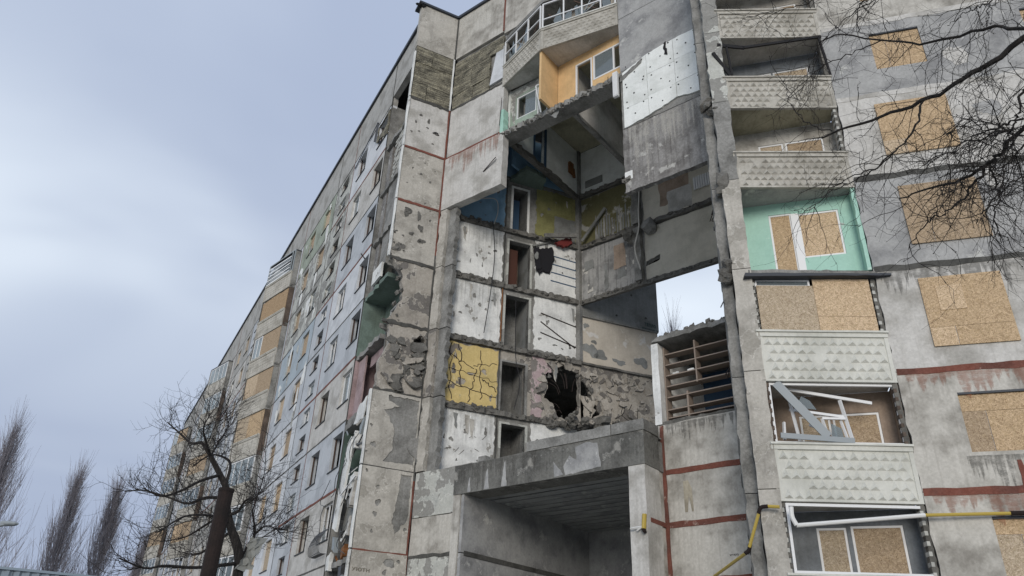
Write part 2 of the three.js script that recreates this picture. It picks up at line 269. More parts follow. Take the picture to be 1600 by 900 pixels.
// moulded parapet: a frame round a field of three-sided pyramids
function parapetGeo(w, y0, y1, z1, cols, rows, depth = .035, bord = .13) {
  const g = [bx(0, w, y0, y1, z1 - .1, z1 - .025), bx(0, w, y1 - bord * .75, y1, z1 - .025, z1 + .02), bx(0, w, y0, y0 + bord * .4, z1 - .025, z1), bx(0, bord, y0 + bord * .4, y1 - bord * .75, z1 - .025, z1), bx(w - bord * .7, w, y0 + bord * .4, y1 - bord * .75, z1 - .025, z1)];
  const p = [], iw = w - bord * 1.7, ih = y1 - y0 - bord * 1.15, cw = iw / cols, ch = ih / rows, zb = z1 - .0255;
  for (let r = 0; r < rows; r++) for (let c = 0; c < cols; c++) {
    const off = (r % 2) * .5; if (c + off + 1 > cols + .01 || rnd() < .035) continue; const dp = depth * rr(.75, 1.1);
    const a = bord + (c + off) * cw, y = y0 + bord * .4 + r * ch;
    const A = [a, y, zb], B = [a + cw, y, zb], T_ = [a + cw / 2, y + ch, zb], X = [a + cw / 2, y + ch * .3, zb + dp];
    p.push(...A, ...B, ...X, ...B, ...T_, ...X, ...T_, ...A, ...X);
  }
  const q = new THREE.BufferGeometry(); q.setAttribute('position', new THREE.Float32BufferAttribute(p, 3)); q.setAttribute('uv', new THREE.Float32BufferAttribute(new Float32Array(p.length / 3 * 2), 2)); g.push(q); return g;
}
{
  const b = thing('apartment_building', 'long light-grey panel apartment wing with painted panels, boarded windows and stacked balconies', 'building', [FL.x, 0, FL.z]);
  const cols = [ // [left, right, windows]
    [-8.55, -2.85, [[-4.4, -3.05], [-7.6, -6.25]]], [-11.7, -8.55, 'stair'], [-18.9, -11.7, [[-14.0, -12.6], [-17.25, -15.9]]], [-23.4, -18.9, 'bal'],
    [-30.6, -23.4, [[-26, -24.6], [-29.4, -28]]], [-33.7, -30.6, 'stair'], [-40.5, -33.7, [[-36, -34.6], [-39.4, -38]]], [-45, -40.5, 'bal'],
    [-52, -45, [[-47.6, -46.2], [-51, -49.6]]], [-55, -52, 'stair'], [-62, -55, [[-57.6, -56.2], [-61, -59.6]]], [-66.5, -62, 'bal'], [-74, -66.5, [[-69.4, -68], [-73, -71.6]]]];
  const pick = (ci, k) => {
    if (k >= 8) return M.greyPanel;
    if (ci === 0) return [M.plaster, M.coolPanel, M.plaster, M.coolPanel, M.whiteblue, M.coolPanel, M.plaster, M.whiteblue][Math.max(0, k)];
    if (ci === 1) return k >= 5 ? M.flakedgrey : M.coolPanel;
    if (ci === 2) return [M.whiteblue, M.whiteblue, M.whiteblue, M.coolPanel, M.paleblue, M.flakedgrey, M.flakedgrey, M.mintPanel][Math.max(0, k)];
    return [M.plaster, M.coolPanel, M.greyPanel, M.whiteblue, M.coolPanel][(k * 7 + ci * 3 + 50) % 5];
  };
  const kinds0 = ['shard', 'void', 'void', 'void', 'glass', 'void', 'void', 'shard', 'void'];
  cols.forEach(([a, c, w], ci) => {
    for (let k = -2; k <= 8; k++) {
      const y0 = k === -2 ? 0 : Y(k) + .006, y1 = k === 8 ? 31.25 : Y(k + 1) - .006;
      const holes = [], put = [];
      if (k < 8 && k > -3) {
        if (w === 'stair') for (const s of [0.42, 1.78]) { const h = rect(c - 2.05, c - .85, Y(k) + s, Y(k) + s + .78); holes.push(h); put.push([c - 2.05, c - .85, Y(k) + s, Y(k) + s + .78, ci > 1 ? 'small' : ['void', 'shard', 'small', 'void'][(k * 2 + (s > 1 ? 1 : 0) + 8) % 4]]); }
        else if (w === 'bal') { holes.push(rect(c - 3.2, c - 1.2, Y(k) + .25, Y(k) + 2.3)); put.push([c - 3.2, c - 1.2, Y(k) + .25, Y(k) + 2.3, 'glass']); }
        else w.forEach(([p, q], wi) => { holes.push(rect(p, q, Y(k) + .95, Y(k) + 2.42)); put.push([p, q, Y(k) + .95, Y(k) + 2.42, ci === 0 ? kinds0[(k * 2 + wi + 9) % 9] : ci === 2 ? (k === 5 && wi === 0 ? 'glass' : 'board') : (rnd() < .45 ? 'glass' : rnd() < .5 ? 'void' : 'board')]); });
      }
      const out = ci === 0 ? rag(rect(a + .008, c - .008, y0, y1), .25, .04, rnd, [0, 2, 3]) : rect(a + .008, c - .008, y0, y1);
      part(b, FL, 'wall_panel', ext(out, -.3, 0, holes), pick(ci, k));
      for (const q of put) { win(b, FL, ...q); if (w !== 'bal') part(b, FL, 'sill', bx(q[0] - .04, q[1] + .04, q[2] - .03, q[2] + .003, -.05, .05), M.flashing); }
    }
    // storey joints
    for (let k = -1; k <= 8; k++) { const red = (ci < 2 && k % 2 === 1 || ci > 3 && k % 3 === 0); part(b, FL, 'joint', ext(rag(rect(a + .01, c - .01, Y(k) - (red ? .05 : .035), Y(k) + (red ? .05 : .03)), .5, .014, rnd, [1, 3]), -.05, .012), red ? M.seamRed : M.mortar); }
    part(b, FL, 'joint', bx(c - .03, c + .03, 0, 31.2, -.04, .009), ci % 2 ? M.seamRed : M.mortar);
    part(b, FL, 'roof_edge', bx(a, c, 31.25, 31.42, -.45, .1), M.flashing);
  });
  // flaked render standing proud in patches beside the boarded columns
  for (let i = 0; i < 26; i++) { const u = rr(-18.6, -12), k = Math.floor(rr(3, 8)), y = Y(k) + rr(.1, 2.6); part(b, FL, 'plaster', ext(blob(u, y, rr(.12, .35), rr(.15, .6), 14, .4), 0.001, rr(.012, .022)), i % 3 ? M.white : M.flakedgrey); }
  // storeys behind the facade
  const foot = [[0, -.3], [-74, -.3], [-74, -11], [0, -11]].map(([u, z]) => FL.pt(u, z));
  const wEnd = FWl.pt(10.45, -.28), w0 = FWl.pt(.2, -.28), a0 = FA_.pt(.05, -.32);
  const slabXZ = [[a0[0], a0[1]], [w0[0], w0[1]], [wEnd[0], wEnd[1]], FL.pt(-8, -11.5), foot[2], foot[1], FL.pt(-2.9, -.32), FL.pt(-2.9, -1.2), FL.pt(-.1, -1.2)];
  for (let k = -1; k <= 8; k++) part(b, WORLD, 'floor_slab', plan(slabXZ, Y(k) - .2, Y(k) - .004), M.concrete);
  part(b, WORLD, 'roof', plan(slabXZ, 30.9, 31.1), M.concrete);
  part(b, FL, 'rear_wall', bx(-74, .85, 0, 31, -12.3, -12.1), M.greyPanel);
  part(b, FL, 'end_wall', bx(-74.3, -74.01, 0, 31.2, -11.6, 0), M.greyPanel);
  for (const u of [-8.5, -18.9, -30, -45]) part(b, FL, 'partition', bx(u - .08, u + .08, 0, 30.8, -11.5, -.32), M.concrete);
  part(b, FL, 'corridor_wall', bx(-73, -3.2, 0, 30.8, -5.2, -5.0), M.concrete);

  // balcony stacks: fronts splay out from the facade towards the far end
  [-19.35, -41.8, -64.2].forEach((ue, si) => {
    const pr = FL.pt(ue, .38), ang = 151.9 - 15 + 180, len = 3.55;
    const pl = [pr[0] + Math.sin(ang * RAD) * len, pr[1] - Math.cos(ang * RAD) * len], FBal = frame2(pl, pr);
    for (let k = -1; k <= 7; k++) {
      const y0 = Y(k) - .26, y1 = y0 + 1.2, yt = Y(k + 1) - .28;
      const o = part(b, WORLD, 'balcony', plan([pl, pr, FL.pt(ue, .01), FL.pt(ue - 3.4, .01)], Y(k) - .2, Y(k) - .03), M.concrete);
      const teal = si === 0 && k === -1;
      part(o, FBal, 'parapet', si === 0 ? parapetGeo(len, y0, y1, .03, 15, 5, .03) : [bx(0, len, y0, y1, -.07, .02)], teal ? M.tealDark : M.parapet);
      part(o, FL, 'side_wall', bx(ue - .1, ue, y0, yt, .02, .34), k % 3 === 0 ? M.brickBrown : M.concrete);
      part(o, FBal, 'end_post', bx(.01, .11, y1, yt, -.06, .02), M.brickGrey);
      const kind = si === 0 ? ['glass', 'glass', 'glass', 'glass', 'board', 'board', 'half', 'strips', 'blind'][k + 1] : ['glass', 'half', 'glass', 'void', 'board', 'glass', 'board', 'glass', 'glass'][(k + 1 + si) % 9];
      if (teal) part(o, FBal, 'cladding', bx(.12, len - .02, y1, yt, -.05, .0), M.teal);
      else if (kind === 'board') { part(o, FBal, 'board', [bx(.13, len * .47, y1 + .01, yt - .02, -.05, -.02)], osb()); part(o, FBal, 'board', [bx(len * .47 + .01, len - .03, y1 + .01, yt - .02, -.052, -.024)], osb()); }
      else if (kind === 'strips') for (let i = 0; i < 6; i++) part(o, FBal, 'board', bx(.13 + i * .565, .13 + i * .565 + .55, y1 + .01, yt - rr(.02, .1), -.05, -.02), M.osbDark);
      else if (kind === 'half') { part(o, FBal, 'frame', frameBars(.13, 1.2, y1 + .01, yt - .02, -.05, .06, .05, [.5]), M.whiteFrame); part(o, FBal, 'pane', bx(.2, 1.13, y1 + .08, yt - .09, -.03, -.022), M.glass); part(o, FBal, 'board', bx(1.22, len - .03, y1 + .01, yt - .02, -.05, -.02), osb()); }
      else if (kind === 'blind') { part(o, FBal, 'frame', frameBars(.05, len, y1 + .01, yt + .1, -.03, .08, .06, [.9]), M.greyFrame); for (let i = 0; i < 9; i++) part(o, FBal, 'slat', bar([.1, y1 + .12 + i * .15 + rr(-.03, .03), .04], [len * .88, y1 + .12 + i * .15 + rr(-.05, .12), .04], .09, .012), i % 2 ? M.greyFrame : M.whiteFrame); }
      else { part(o, FBal, 'frame', frameBars(.13, len - .03, y1 + .01, yt - .02, -.05, .07, .05, [.27, .52, .77]), M.whiteFrame); if (kind === 'glass') part(o, FBal, 'pane', bx(.21, len - .11, y1 + .09, yt - .1, -.03, -.022), M.glass); }
      part(o, FBal, 'sill', bx(.0, len, y1 + .0045, y1 + .04, .021, .07), M.parapetWhite);
    }
    part(b, WORLD, 'balcony_roof', plan([pl, pr, FL.pt(ue, .01), FL.pt(ue - 3.4, .01)], Y(8) - .26, Y(8) - .18), M.flashing);
  });

  // the torn-open loggias between the facade's end and the corner
  const back = -1.05;
  for (let k = -2; k <= 8; k++) {
    const y0 = k === -2 ? 0 : Y(k), y1 = k === 8 ? 31.2 : Y(k + 1) - .2;
    const wallM = k === 3 ? M.teal : k === 2 ? M.pink : k === 8 ? M.greyPanel : k === 1 ? M.tealDark : M.concrete;
    if (k < 8) {
      part(b, FL, 'loggia_wall', ext(rect(-2.84, -.05, y0, y1), back - .15, back, [rect(-2.3, -1.0, y0 + .6, y0 + 2.25)]), wallM);
      if (k !== 2 && k !== 7) { const o = part(b, FL, 'window', frameBars(-2.29, -1.01, y0 + .61, y0 + 2.24, back - .1, .07, .06, [.55]), k === 3 ? M.whiteFrame : M.greyFrame); if (k > 3) part(o, FL, 'pane', bx(-2.2, -1.65, y0 + .7, y0 + 2.15, back - .07, back - .062), M.glass); }
      part(b, FL, 'loggia_side', bx(-2.88, -2.8, y0, y1, back, -.02), wallM);
      if (k > -2) part(b, FL, 'slab', plan(rag([[-2.8, back], [-.06, back], [-.06, -.05], [-2.8, -.05]], .22, .06, rnd, [0]), Y(k) - .2, Y(k)), k === 4 ? M.teal : M.concrete);
    }
  }
  part(b, FL, 'wall_panel', bx(-2.84, -.02, Y(8) + .5, 31.25, -.3, -.01), M.greyPanel);
  part(b, FL, 'roof_edge', bx(-2.85, .02, 31.25, 31.45, -.5, .1), M.flashing);
  // outer piers of the upper loggias: white brick, then bare concrete
  for (let r = 0; r < 21; r++) for (let c = 0; c < 5; c++) { const h = .128, y = Y(6) + .05 + r * h; if (rnd() < .05) continue; const o = (r % 2) * .13; part(b, FL, 'brick', bx(-1.75 + c * .262 + o, -1.75 + c * .262 + o + .25, y, y + h - .015, -.27 + rr(-.01, .01), -.15 + rr(-.008, .012)), rnd() < .75 ? M.brickWhite : M.brickGrey); }
  part(b, FL, 'pier', bx(-1.76, -.1, Y(6), Y(7) - .1, -.35, -.285), M.mortar);
  part(b, FL, 'pier', ext(rag(rect(-1.8, -.25, Y(5), Y(6) + .02), .25, .05), -.4, -.14), M.concrete);
  part(b, FL, 'pier', ext(rag(rect(-1.75, -.9, Y(4) + .9, Y(5)), .25, .05), -.4, -.14), M.concrete);
  part(b, FL, 'pier', ext(rag(rect(-2.7, -2.2, Y(4), Y(7) - .3), .3, .05), -.4, -.18), M.scratched);
  part(b, FL, 'insulation', ext(rag(rect(-2.2, -.7, Y(7) - .05, Y(7) + .85), .2, .06), -.5, -.3), M.wool);
  part(b, FL, 'insulation', ext(rag([[-4.6, Y(7) + 1.5], [-2.85, Y(7) + .9], [-2.85, Y(7) + 2.5], [-4.5, Y(7) + 2.4]], .25, .08), .001, .06, [rag(rect(-4.42, -3.06, Y(7) + 1.0, Y(7) + 2.4).map(([a, c]) => [a, Math.max(c, Y(7) + 1.62)]), .3, .02)]), M.wool);
  for (const [u0, y0, u1, y1] of [[-8.2, Y(7) + 2.2, -4.7, Y(7) + 2.95], [-4.75, Y(7) + 2.95, -4.8, Y(7) + 1.7]]) part(b, FL, 'flashing', bar([u0, y0, .05], [u1, y1, .08], .1, .03), M.flashing);
  // white edge strip down the corner
  for (let k = -2; k < 8; k++) if (k !== 2 && k !== 3) part(b, FA_, 'corner_strip', ext(rag(rect(-.07, -.005, k === -2 ? 0 : Y(k) + .03, Y(k + 1) - .03), .5, .02, rnd, [0, 2]), -.1, .06), k === 2 ? M.concrete : M.white);
  // pink and green leftovers, bent railings and hanging boards of the lower loggias
  part(b, FL, 'lining', ext(rag(rect(-2.75, -1.9, Y(2) + .1, Y(3) - .25), .3, .03), -.25, -.18), M.pink);
  part(b, FL, 'lining', ext(rag([[-.9, Y(2) + .2], [-.5, Y(2) + .3], [-.45, Y(3) - .3], [-1.9, Y(3) - .3], [-1.9, Y(3) - .75], [-.95, Y(3) - .75]], .3, .02), -.5, -.4), M.pink);
  part(b, FL, 'hanging_panel', ext(rag([[-2.2, Y(0) + 1.2], [-1.7, Y(0) + 1.0], [-1.2, Y(1) + .9], [-1.35, Y(1) + 1.7], [-1.7, Y(1) + 1.5]], .3, .04), .05, .14), M.white);
  part(b, FL, 'hanging_panel', ext(rag([[-1.6, Y(2) - .55], [-.5, Y(2) - .6], [-.3, Y(2) + .25], [-1.2, Y(2) + .1]], .2, .05), .02, .05), M.white, 'torn white sheet folded over the slab edge');
  part(b, FL, 'slab', ext(rag([[-2.8, Y(2) - .55], [-.3, Y(2) - .35], [-.3, Y(2) - .1], [-2.8, Y(2) - .25]], .3, .05), -1, .02), M.concrete);
  part(b, FL, 'slab', bx(-2.0, -.2, Y(0) + 1.1, Y(1) - .5, -.7, -.2), M.foamGrey);
  for (let i = 0; i < 16; i++) { const y = rr(Y(-1), Y(1) + .8); part(b, FL, 'debris', bar([rr(-2.3, -.3), y, rr(-.4, .15)], [rr(-2.4, -.3), y + rr(-.9, .9), rr(-.4, .25)], rr(.03, .12), rr(.02, .05)), [M.white, M.greyFrame, M.wood, M.steel, M.whiteFrame][i % 5]); }
  for (let i = 0; i < 26; i++) { const y = rr(Y(-1) - .5, Y(2)), u = rr(-2.6, -.2); part(b, FL, 'debris', rnd() < .5 ? ext(rag([[u, y], [u + rr(.1, .4), y + rr(-.2, .2)], [u + rr(.1, .4), y + rr(.3, .8)], [u - .05, y + rr(.2, .5)]], .15, .04), rr(-.3, .05), .08) : bar([u, y, rr(-.2, .1)], [u + rr(-.5, .5), y + rr(-.8, .8), rr(-.1, .3)], rr(.03, .07), .03), [M.concrete, M.white, M.steel, M.greyFrame, M.plaster, M.wood][i % 6]); }
  for (let i = 0; i < 14; i++) { const u = rr(-4.6, -.4), y = rr(Y(-1), Y(1) + 1.5); part(b, FL, 'wire', tube([[u, y + .7, .05], [u + rr(-.3, .3), y + .3, .2], [u + rr(-.4, .4), y - .2, rr(.1, .3)], [u + rr(-.5, .5), y - rr(.3, .9), rr(.05, .3)]], .014, 16, 4), M.steel); }
  for (let i = 0; i < 10; i++) part(b, FL, 'debris', chunk([rr(-2, -.3), Y(-1) + .5 + i * .12, rr(-.5, -.1)], rr(.12, .3)), M.concrete);
  for (let i = 0; i < 8; i++) part(b, FL, 'brick', bx(-1.9 + i * .2, -1.72 + i * .2, Y(-1) + .35 + (i % 2) * .13, Y(-1) + .46 + (i % 2) * .13, -.3, -.1), M.brickGrey);
  part(b, FL, 'tarpaulin', ext(rag(rect(-1.5, -.25, Y(-1) - 1.4, Y(-1) + .2), .3, .05), -.35, -.3), M.blueTarp, 'blue sheet hanging in the corner loggia');
  part(b, FL, 'lining', ext(rag(rect(-2.1, -1.0, Y(4) + .25, Y(4) + .95), .3, .02), -.12, -.02), M.white);
  for (const [p, q] of [[[-3.6, Y(4) + 2.4, .02], [-2.2, Y(4) + 1.75, .6]], [[-2.3, Y(1) + .2, .05], [-.3, Y(1) + 1.9, -.1]], [[-2.0, Y(1) + 1.5, .02], [-.3, Y(1) + 1.2, 0]]]) part(b, FL, 'railing', bar(p, q, .06, .04), M.steel);
  { const g = frameBars(-2.9, -1.4, Y(-1) - 1.5, Y(-1) - .1, .3, .07, .05, [.4, .75]); part(b, FL, 'railing', g, M.whiteFrame); part(b, FL, 'railing', bar([-4.2, Y(-1) - .6, .1], [-1.2, Y(-1) + .3, .35], .12, .05), M.whiteFrame); }
  // window baskets of bent bars on the lower floors
  for (const [u0, u1, y0] of [[-7.9, -6.3, Y(-1) + .75], [-5.4, -4.0, Y(-1) + .75], [-4.2, -2.9, Y(0) + .4]]) {
    const g = []; for (let i = 0; i <= 9; i++) { const u = mix(u0, u1, i / 9); g.push(tube([[u, y0 + .95, .03], [u, y0 + .75, .2], [u, y0 + .35, .36], [u, y0 + .02, .3], [u, y0, .03]], .012, 12, 4)); }
    for (const [y, z] of [[y0 + .75, .2], [y0 + .4, .35], [y0 + .02, .3]]) g.push(bar([u0, y, z], [u1, y, z], .018)); part(b, FL, 'window_grille', g, M.steel);
  }
}
// ================================================================ right wing
{
  const b = thing('apartment_building', 'pale panel wing with boarded windows and one stack of moulded balconies beside the torn section', 'building', [FR.x, 0, FR.z]);
  const L_ = polar(19.6, 17.8), R_ = polar(28.7, 18.88), FQ = frame2(L_, R_), len = Math.hypot(R_[0] - L_[0], R_[1] - L_[1]);
  const uR = -1.33, uL = -4.3, zB = -.7;
  const wins = { '-1': PX(FR, [[1545, 808], [1600, 806]]), 0: [] };
  const opening = { '-1': [-.17, 1.5, 3.8, 5.5], 0: [-.22, 1.5, 6.83, 8.26], 1: [-.39, 1.4, 9.41, 11.24], 2: [-.32, 1.5, 12.23, 14.02], 3: [-.39, 1.42, 15.07, 16.86], 4: [-.12, 1.31, 18.11, 19.55], 5: [-.1, 1.4, 20.9, 22.4], 6: [-.1, 1.4, 23.7, 25.2], 7: [-.1, 1.4, 26.5, 28] };
  const proud = { 1: 1, 2: 1, 3: 1 };
  for (let k = -2; k <= 8; k++) {
    const y0 = k === -2 ? 0 : Y(k) + .01, y1 = k === 8 ? 31.3 : Y(k + 1) - .01, o = opening[k], sh = 3.95;
    const m = [M.cream, M.cream, M.cream, M.plaster, M.smooth, M.plaster, M.smooth, M.cream, M.cream, M.greyPanel, M.greyPanel][k + 2];
    for (const [a, c, q] of [[uR, 2.6, 0], [2.61, 6.6, 1], [6.61, 12, 2]]) {
      let hole = []; if (o && q < 2) { const d = q * sh; hole = [rect(o[0] + d + .05, o[1] + d - .05, o[2] + .05, o[3] - .05)]; }
      const w = part(b, FR, 'wall_panel', ext(q === 0 ? rag(rect(a, c, y0, y1), .3, .035, rnd, [0, 1, 2]) : rect(a, c, y0, y1), -.3, 0, hole), m);
      if (hole.length) {
        const d = q * sh, z = proud[k] ? .012 : -.07, f = proud[k] ? 0 : .055; const u0 = o[0] + d + f, u1 = o[1] + d - f, v0 = o[2] + f, v1 = o[3] - f, s = k === 1 || k === 2 || k === 3 ? .26 : k === 0 ? .7 : .8;
        const ys = mix(v0, v1, s), bm = osb();
        part(b, FR, 'board', bx(u0, u1, ys + .008, v1, z, z + .03), bm);
        const um = mix(u0, u1, .3); part(b, FR, 'board', bx(u0, um - .006, v0, ys, z + .004, z + .035), osb()); part(b, FR, 'board', bx(um + .006, u1, v0, ys, z, z + .031), bm);
        if (k === 1) part(b, FR, 'board', bx(mix(u0, u1, .18), mix(u0, u1, .5), mix(v0, v1, .5), mix(v0, v1, .86), z + .031, z + .045), osb());
        if (!proud[k]) part(b, FR, 'lintel', bx(u0, u1, v1 + .001, v1 + .05, -.06, .012), M.flashing);
      }
    }
    if (k > -2) { const red = k === 0 || k === 1; part(b, FR, 'joint', ext(rag(rect(uR + .02, 11.9, Y(k) - (red ? .085 : .11), Y(k) + (red ? .075 : .05)), .35, red ? .018 : .035, rnd, [1, 3]), -.03, red ? .012 : .01), red ? M.seamRed : k === 4 || k === 5 ? M.plaster : M.mortar); }
  }
  part(b, FR, 'wall_panel', bx(12.01, 12.3, 0, 31.3, -9, 0), M.greyPanel);
  part(b, FR, 'roof', bx(-5, 12.3, 31.31, 31.5, -9, .1), M.flashing);
  for (const k of [0, 1]) coat(b, FR, 'stain', [[-1.2, Y(k) - .75], [2.55, Y(k) - .75], [2.55, Y(k) - .086], [-1.2, Y(k) - .086]], .004, MR.rust);
  coat(b, FR, 'stain', [[-1.2, Y(2) - 1.2], [2.55, Y(2) - 1.2], [2.55, Y(2) - .115], [-1.2, Y(2) - .115]], .004, MR.dark);
  coat(b, FR, 'stain', [[-.3, Y(0) - .12], [1.9, Y(0) - .12], [1.9, 6.8], [-.3, 6.8]], .004, MR.dark);
  part(b, FR, 'joint', ext(rag([[.62, Y(0) + .06], [.86, Y(0) + .06], [.72, Y(0) + .62], [.64, Y(0) + .62]], .2, .02), -.001, .014), M.seamRed);
  part(b, FR, 'plaster', ext(rag(rect(.9, 1.1, Y(0) - .55, Y(0) - .12), .1, .03), .001, .01), M.white);
  for (const [u, y, rx, ry] of [[2.0, 18.2, .28, .35], [2.2, 17.7, .3, .2], [2.35, 16.2, .3, .3], [1.9, 14.0, .2, .35]]) part(b, FR, 'plaster', ext(blob(u, y, rx, ry, 16, .3), .001, .008), k0(u));
  function k0(u) { return u > 2.1 ? M.smooth : M.plaster; }

  // loggia stack
  const ceilPoly = z => [[uL + .03, zB], [uR - .02, zB], [uR - .02, .0], [uR - .0, .03]];
  for (let k = -2; k <= 7; k++) {
    const y0 = k === -2 ? 0 : Y(k), yt = Y(k + 1) - .2, zB = k === 2 ? -.42 : -.7;
    const wm = { '-1': M.blueGrey, 0: M.rose, 1: M.cream, 2: M.mint, 3: M.cream, 4: M.blueGrey }[k] || M.cream;
    const dr = [-4.02 + .58, -3.05 + .55, y0 + .02, y0 + 2.02], wi = [-2.47, -1.78, y0 + .75, y0 + 2.05];
    let D1 = dr, W1 = wi;
    if (k === 2) { const q = PX(FR, [[1200, 337], [1236, 337], [1243, 333], [1323, 396]], zB); D1 = [q[0][0], q[1][0], Y(2) + .02, q[0][1]]; W1 = [Math.max(q[2][0], q[1][0]) + .02, q[3][0], q[3][1], q[2][1] - .03]; }
    else if (k === -1) { const q = PX(FR, [[1275, 825], [1323, 822], [1326, 822], [1410, 818]], zB); D1 = [q[0][0], q[1][0] - .02, Y(-1) + .02, q[0][1]]; W1 = [q[2][0] + .03, q[3][0], Y(-1) + .3, q[2][1]]; }
    else { D1 = [-3.55, -2.85, y0 + .02, y0 + 2.1]; W1 = [-2.8, -1.75, y0 + .85, y0 + 2.1]; }
    part(b, FR, 'loggia_wall', ext(rect(uL - .5, uR - .004, y0 + .001, yt - .001), zB - .2, zB, [rect(...D1), rect(...W1)]), wm);
    const fr = part(b, FR, 'window', [...frameBars(D1[0] + .004, D1[1] - .004, D1[2], D1[3] - .004, zB - .09, .05, .07, []), ...frameBars(W1[0] + .004, W1[1] - .004, W1[2] + .004, W1[3] - .004, zB - .09, .05, .07, [])], M.whiteFrame);
    if (k === 2) part(fr, FR, 'post', bx(D1[1] - .02, W1[0] + .02, y0 + .02, W1[3], zB - .03, zB + .03), M.whiteFrame);
    part(fr, FR, 'board', bx(D1[0] + .055, D1[1] - .055, D1[2] + .05, D1[3] - .055, zB - .06, zB - .035), osb()); part(fr, FR, 'board', bx(W1[0] + .055, W1[1] - .055, W1[2] + .055, W1[3] - .055, zB - .06, zB - .035), osb());
    part(b, FR, 'loggia_side', bx(uR - .1, uR - .004, y0 + .001, yt - .001, zB + .001, -.31), wm);
    part(b, FR, 'loggia_side', ext(rag(rect(uR - .12, uR - .02, y0 + .001, yt), .2, .015, rnd, [0, 1, 2]), -.3, -.02), k === 2 ? M.mint : M.brickGrey);
    if (k < -1) continue;
    // slab and moulded front
    const lp = [[uL + .02, zB], [uR - .125, zB], [uR - .125, -.05]], w2 = q => FR.pt(q[0], q[1]);
    const inset = [FQ.pt(len - .05, -.1), FQ.pt(.03, -.1)];
    const bal = part(b, WORLD, 'balcony', plan([...lp.map(w2), ...inset], Y(k) - .2, Y(k)), k === 3 ? M.smooth : k === 4 ? M.ceil : M.plaster);
    const y1 = Y(k) - .26, h = k === 5 || k === 4 || k === 3 ? 1.14 : 1.26;
    if (k !== 2) {
      part(bal, FQ, 'parapet', parapetGeo(len, y1, y1 + h, 0, k > 2 ? 14 : 13, 5, .075, .14), k > 2 ? M.parapet : M.parapetWhite);
      part(bal, FQ, 'sill', ext(rag(rect(-.01, len + .02, y1 + h + .003, y1 + h + .05), .4, .008, rnd, [0, 1, 3]), -.11, .06), k > 2 ? M.parapet : M.parapetWhite);
    } else part(bal, FQ, 'slab_edge', ext(rag(rect(0, len + .08, Y(2) - .24, Y(2) - .06), .2, .03), -.12, .02), M.concrete);
    const yo = y1 + h + .05, yc = Y(k + 1) - .26;
    // jagged brick ends on both sides of each opening
    if (k <= 1 || k === 3) for (const [uu, lim] of [[.02, 0], [len - .12, 1]]) for (let r = 0; yo + r * .105 < yc - .1; r++) { if (k > 1 && !lim) continue; part(bal, FQ, 'brick', bx(uu - (lim ? 0 : .0) + (r % 2) * .035, uu + .1 + (r % 2) * .035, yo + r * .105 + .002, yo + r * .105 + .094, -.2, -.03 - (r % 2) * .02), k === 0 ? M.brickBrown : r % 2 ? M.brickGrey : M.brickWhite); }
    if (k === 1) {
      const yb = yc - .02; part(bal, FQ, 'board', bx(.16, len * .5, yo + .01, yb - .2, -.06, -.03), osb()); part(bal, FQ, 'board', bx(len * .5 + .008, len - .16, yo + .43, yb, -.062, -.034), osb()); part(bal, FQ, 'board', bx(len * .5 + .008, len - .16, yo + .01, yo + .42, -.06, -.03), osb());
      part(bal, FQ, 'frame', frameBars(.14, 1.5, yb - .22, yb, -.12, .05, .05, []), M.whiteFrame); part(bal, FQ, 'pane', bx(.2, 1.45, yb - .17, yb - .05, -.1, -.092), M.glass);
      part(bal, FQ, 'canopy', ext(rag([[-.15, yc - .06], [len + .35, yc + .0], [len + .35, yc + .05], [-.12, yc + .04]], .3, .012), -.3, .16), M.flashing);
    }
    if (k === 0) { // burst glazing: frames hanging crooked in the opening
      const z = -.14; part(bal, FQ, 'frame', frameBars(.14, len - .06, yo + .01, yc - .02, z, .05, .06, []), M.whiteFrame);
      const f = (p, q, w, m) => part(bal, FQ, 'frame', bar([p[0], p[1], z - .16 + rr(-.05, .05)], [q[0], q[1], z - .16 + rr(-.05, .05)], w, .05), m);
      const H = yc - yo, P = (a, c) => [a * len, yo + c * H];
      f(P(.12, .98), P(.82, .73), .07, M.whiteFrame); f(P(.2, .6), P(.6, .5), .06, M.whiteFrame); f(P(.2, .95), P(.24, .08), .06, M.whiteFrame); f(P(.59, .78), P(.63, .04), .07, M.whiteFrame); f(P(.43, .46), P(.47, .05), .06, M.whiteFrame); f(P(.43, .46), P(.6, .46), .05, M.whiteFrame); f(P(.57, .44), P(.6, .05), .05, M.whiteFrame); f(P(.33, .36), P(.43, .24), .05, M.whiteFrame); f(P(.15, .4), P(.13, .1), .06, M.whiteFrame);
      part(bal, FQ, 'panel', bar([.1 * len, yo + .98 * H, -.05], [.42 * len, yo + .1 * H, .02], .2, .03), M.greyFrame, 'bent grey sheet hanging across the opening'); part(bal, FQ, 'panel', bar([.17 * len, yo + .86 * H, -.08], [.45 * len, yo + .08 * H, -.04], .07, .03), M.wood);
      part(bal, FQ, 'panel', bar([.08 * len, yo + .11 * H, .01], [.6 * len, yo + .04 * H, .03], .12, .04), M.greyFrame);
      part(bal, FQ, 'pane', ext([P(.25, .64), P(.4, .6), P(.36, .75), P(.3, .82)], z - .15, z - .143), M.glass); part(bal, FQ, 'pane', ext([P(.48, .1), P(.57, .08), P(.56, .3), P(.49, .38)], z - .15, z - .143), M.glass);
    }
    if (k === 4) { // collapsed dark awning frame
      const z = .0; for (const [p, q, w] of [[[-.05, yc - .3], [.75, yc - .42], .12], [[.7, yc - .42], [len - .02, yc + .02], .09], [[-.2, yc - .62], [.25, yo + .02], .1], [[.22, yc - .35], [.28, yo + .02], .06], [[len - .1, yc], [len + .02, yo], .05]]) part(bal, FQ, 'awning_bar', bar([p[0], p[1], z], [q[0], q[1], z], w, .05), M.black);
    }
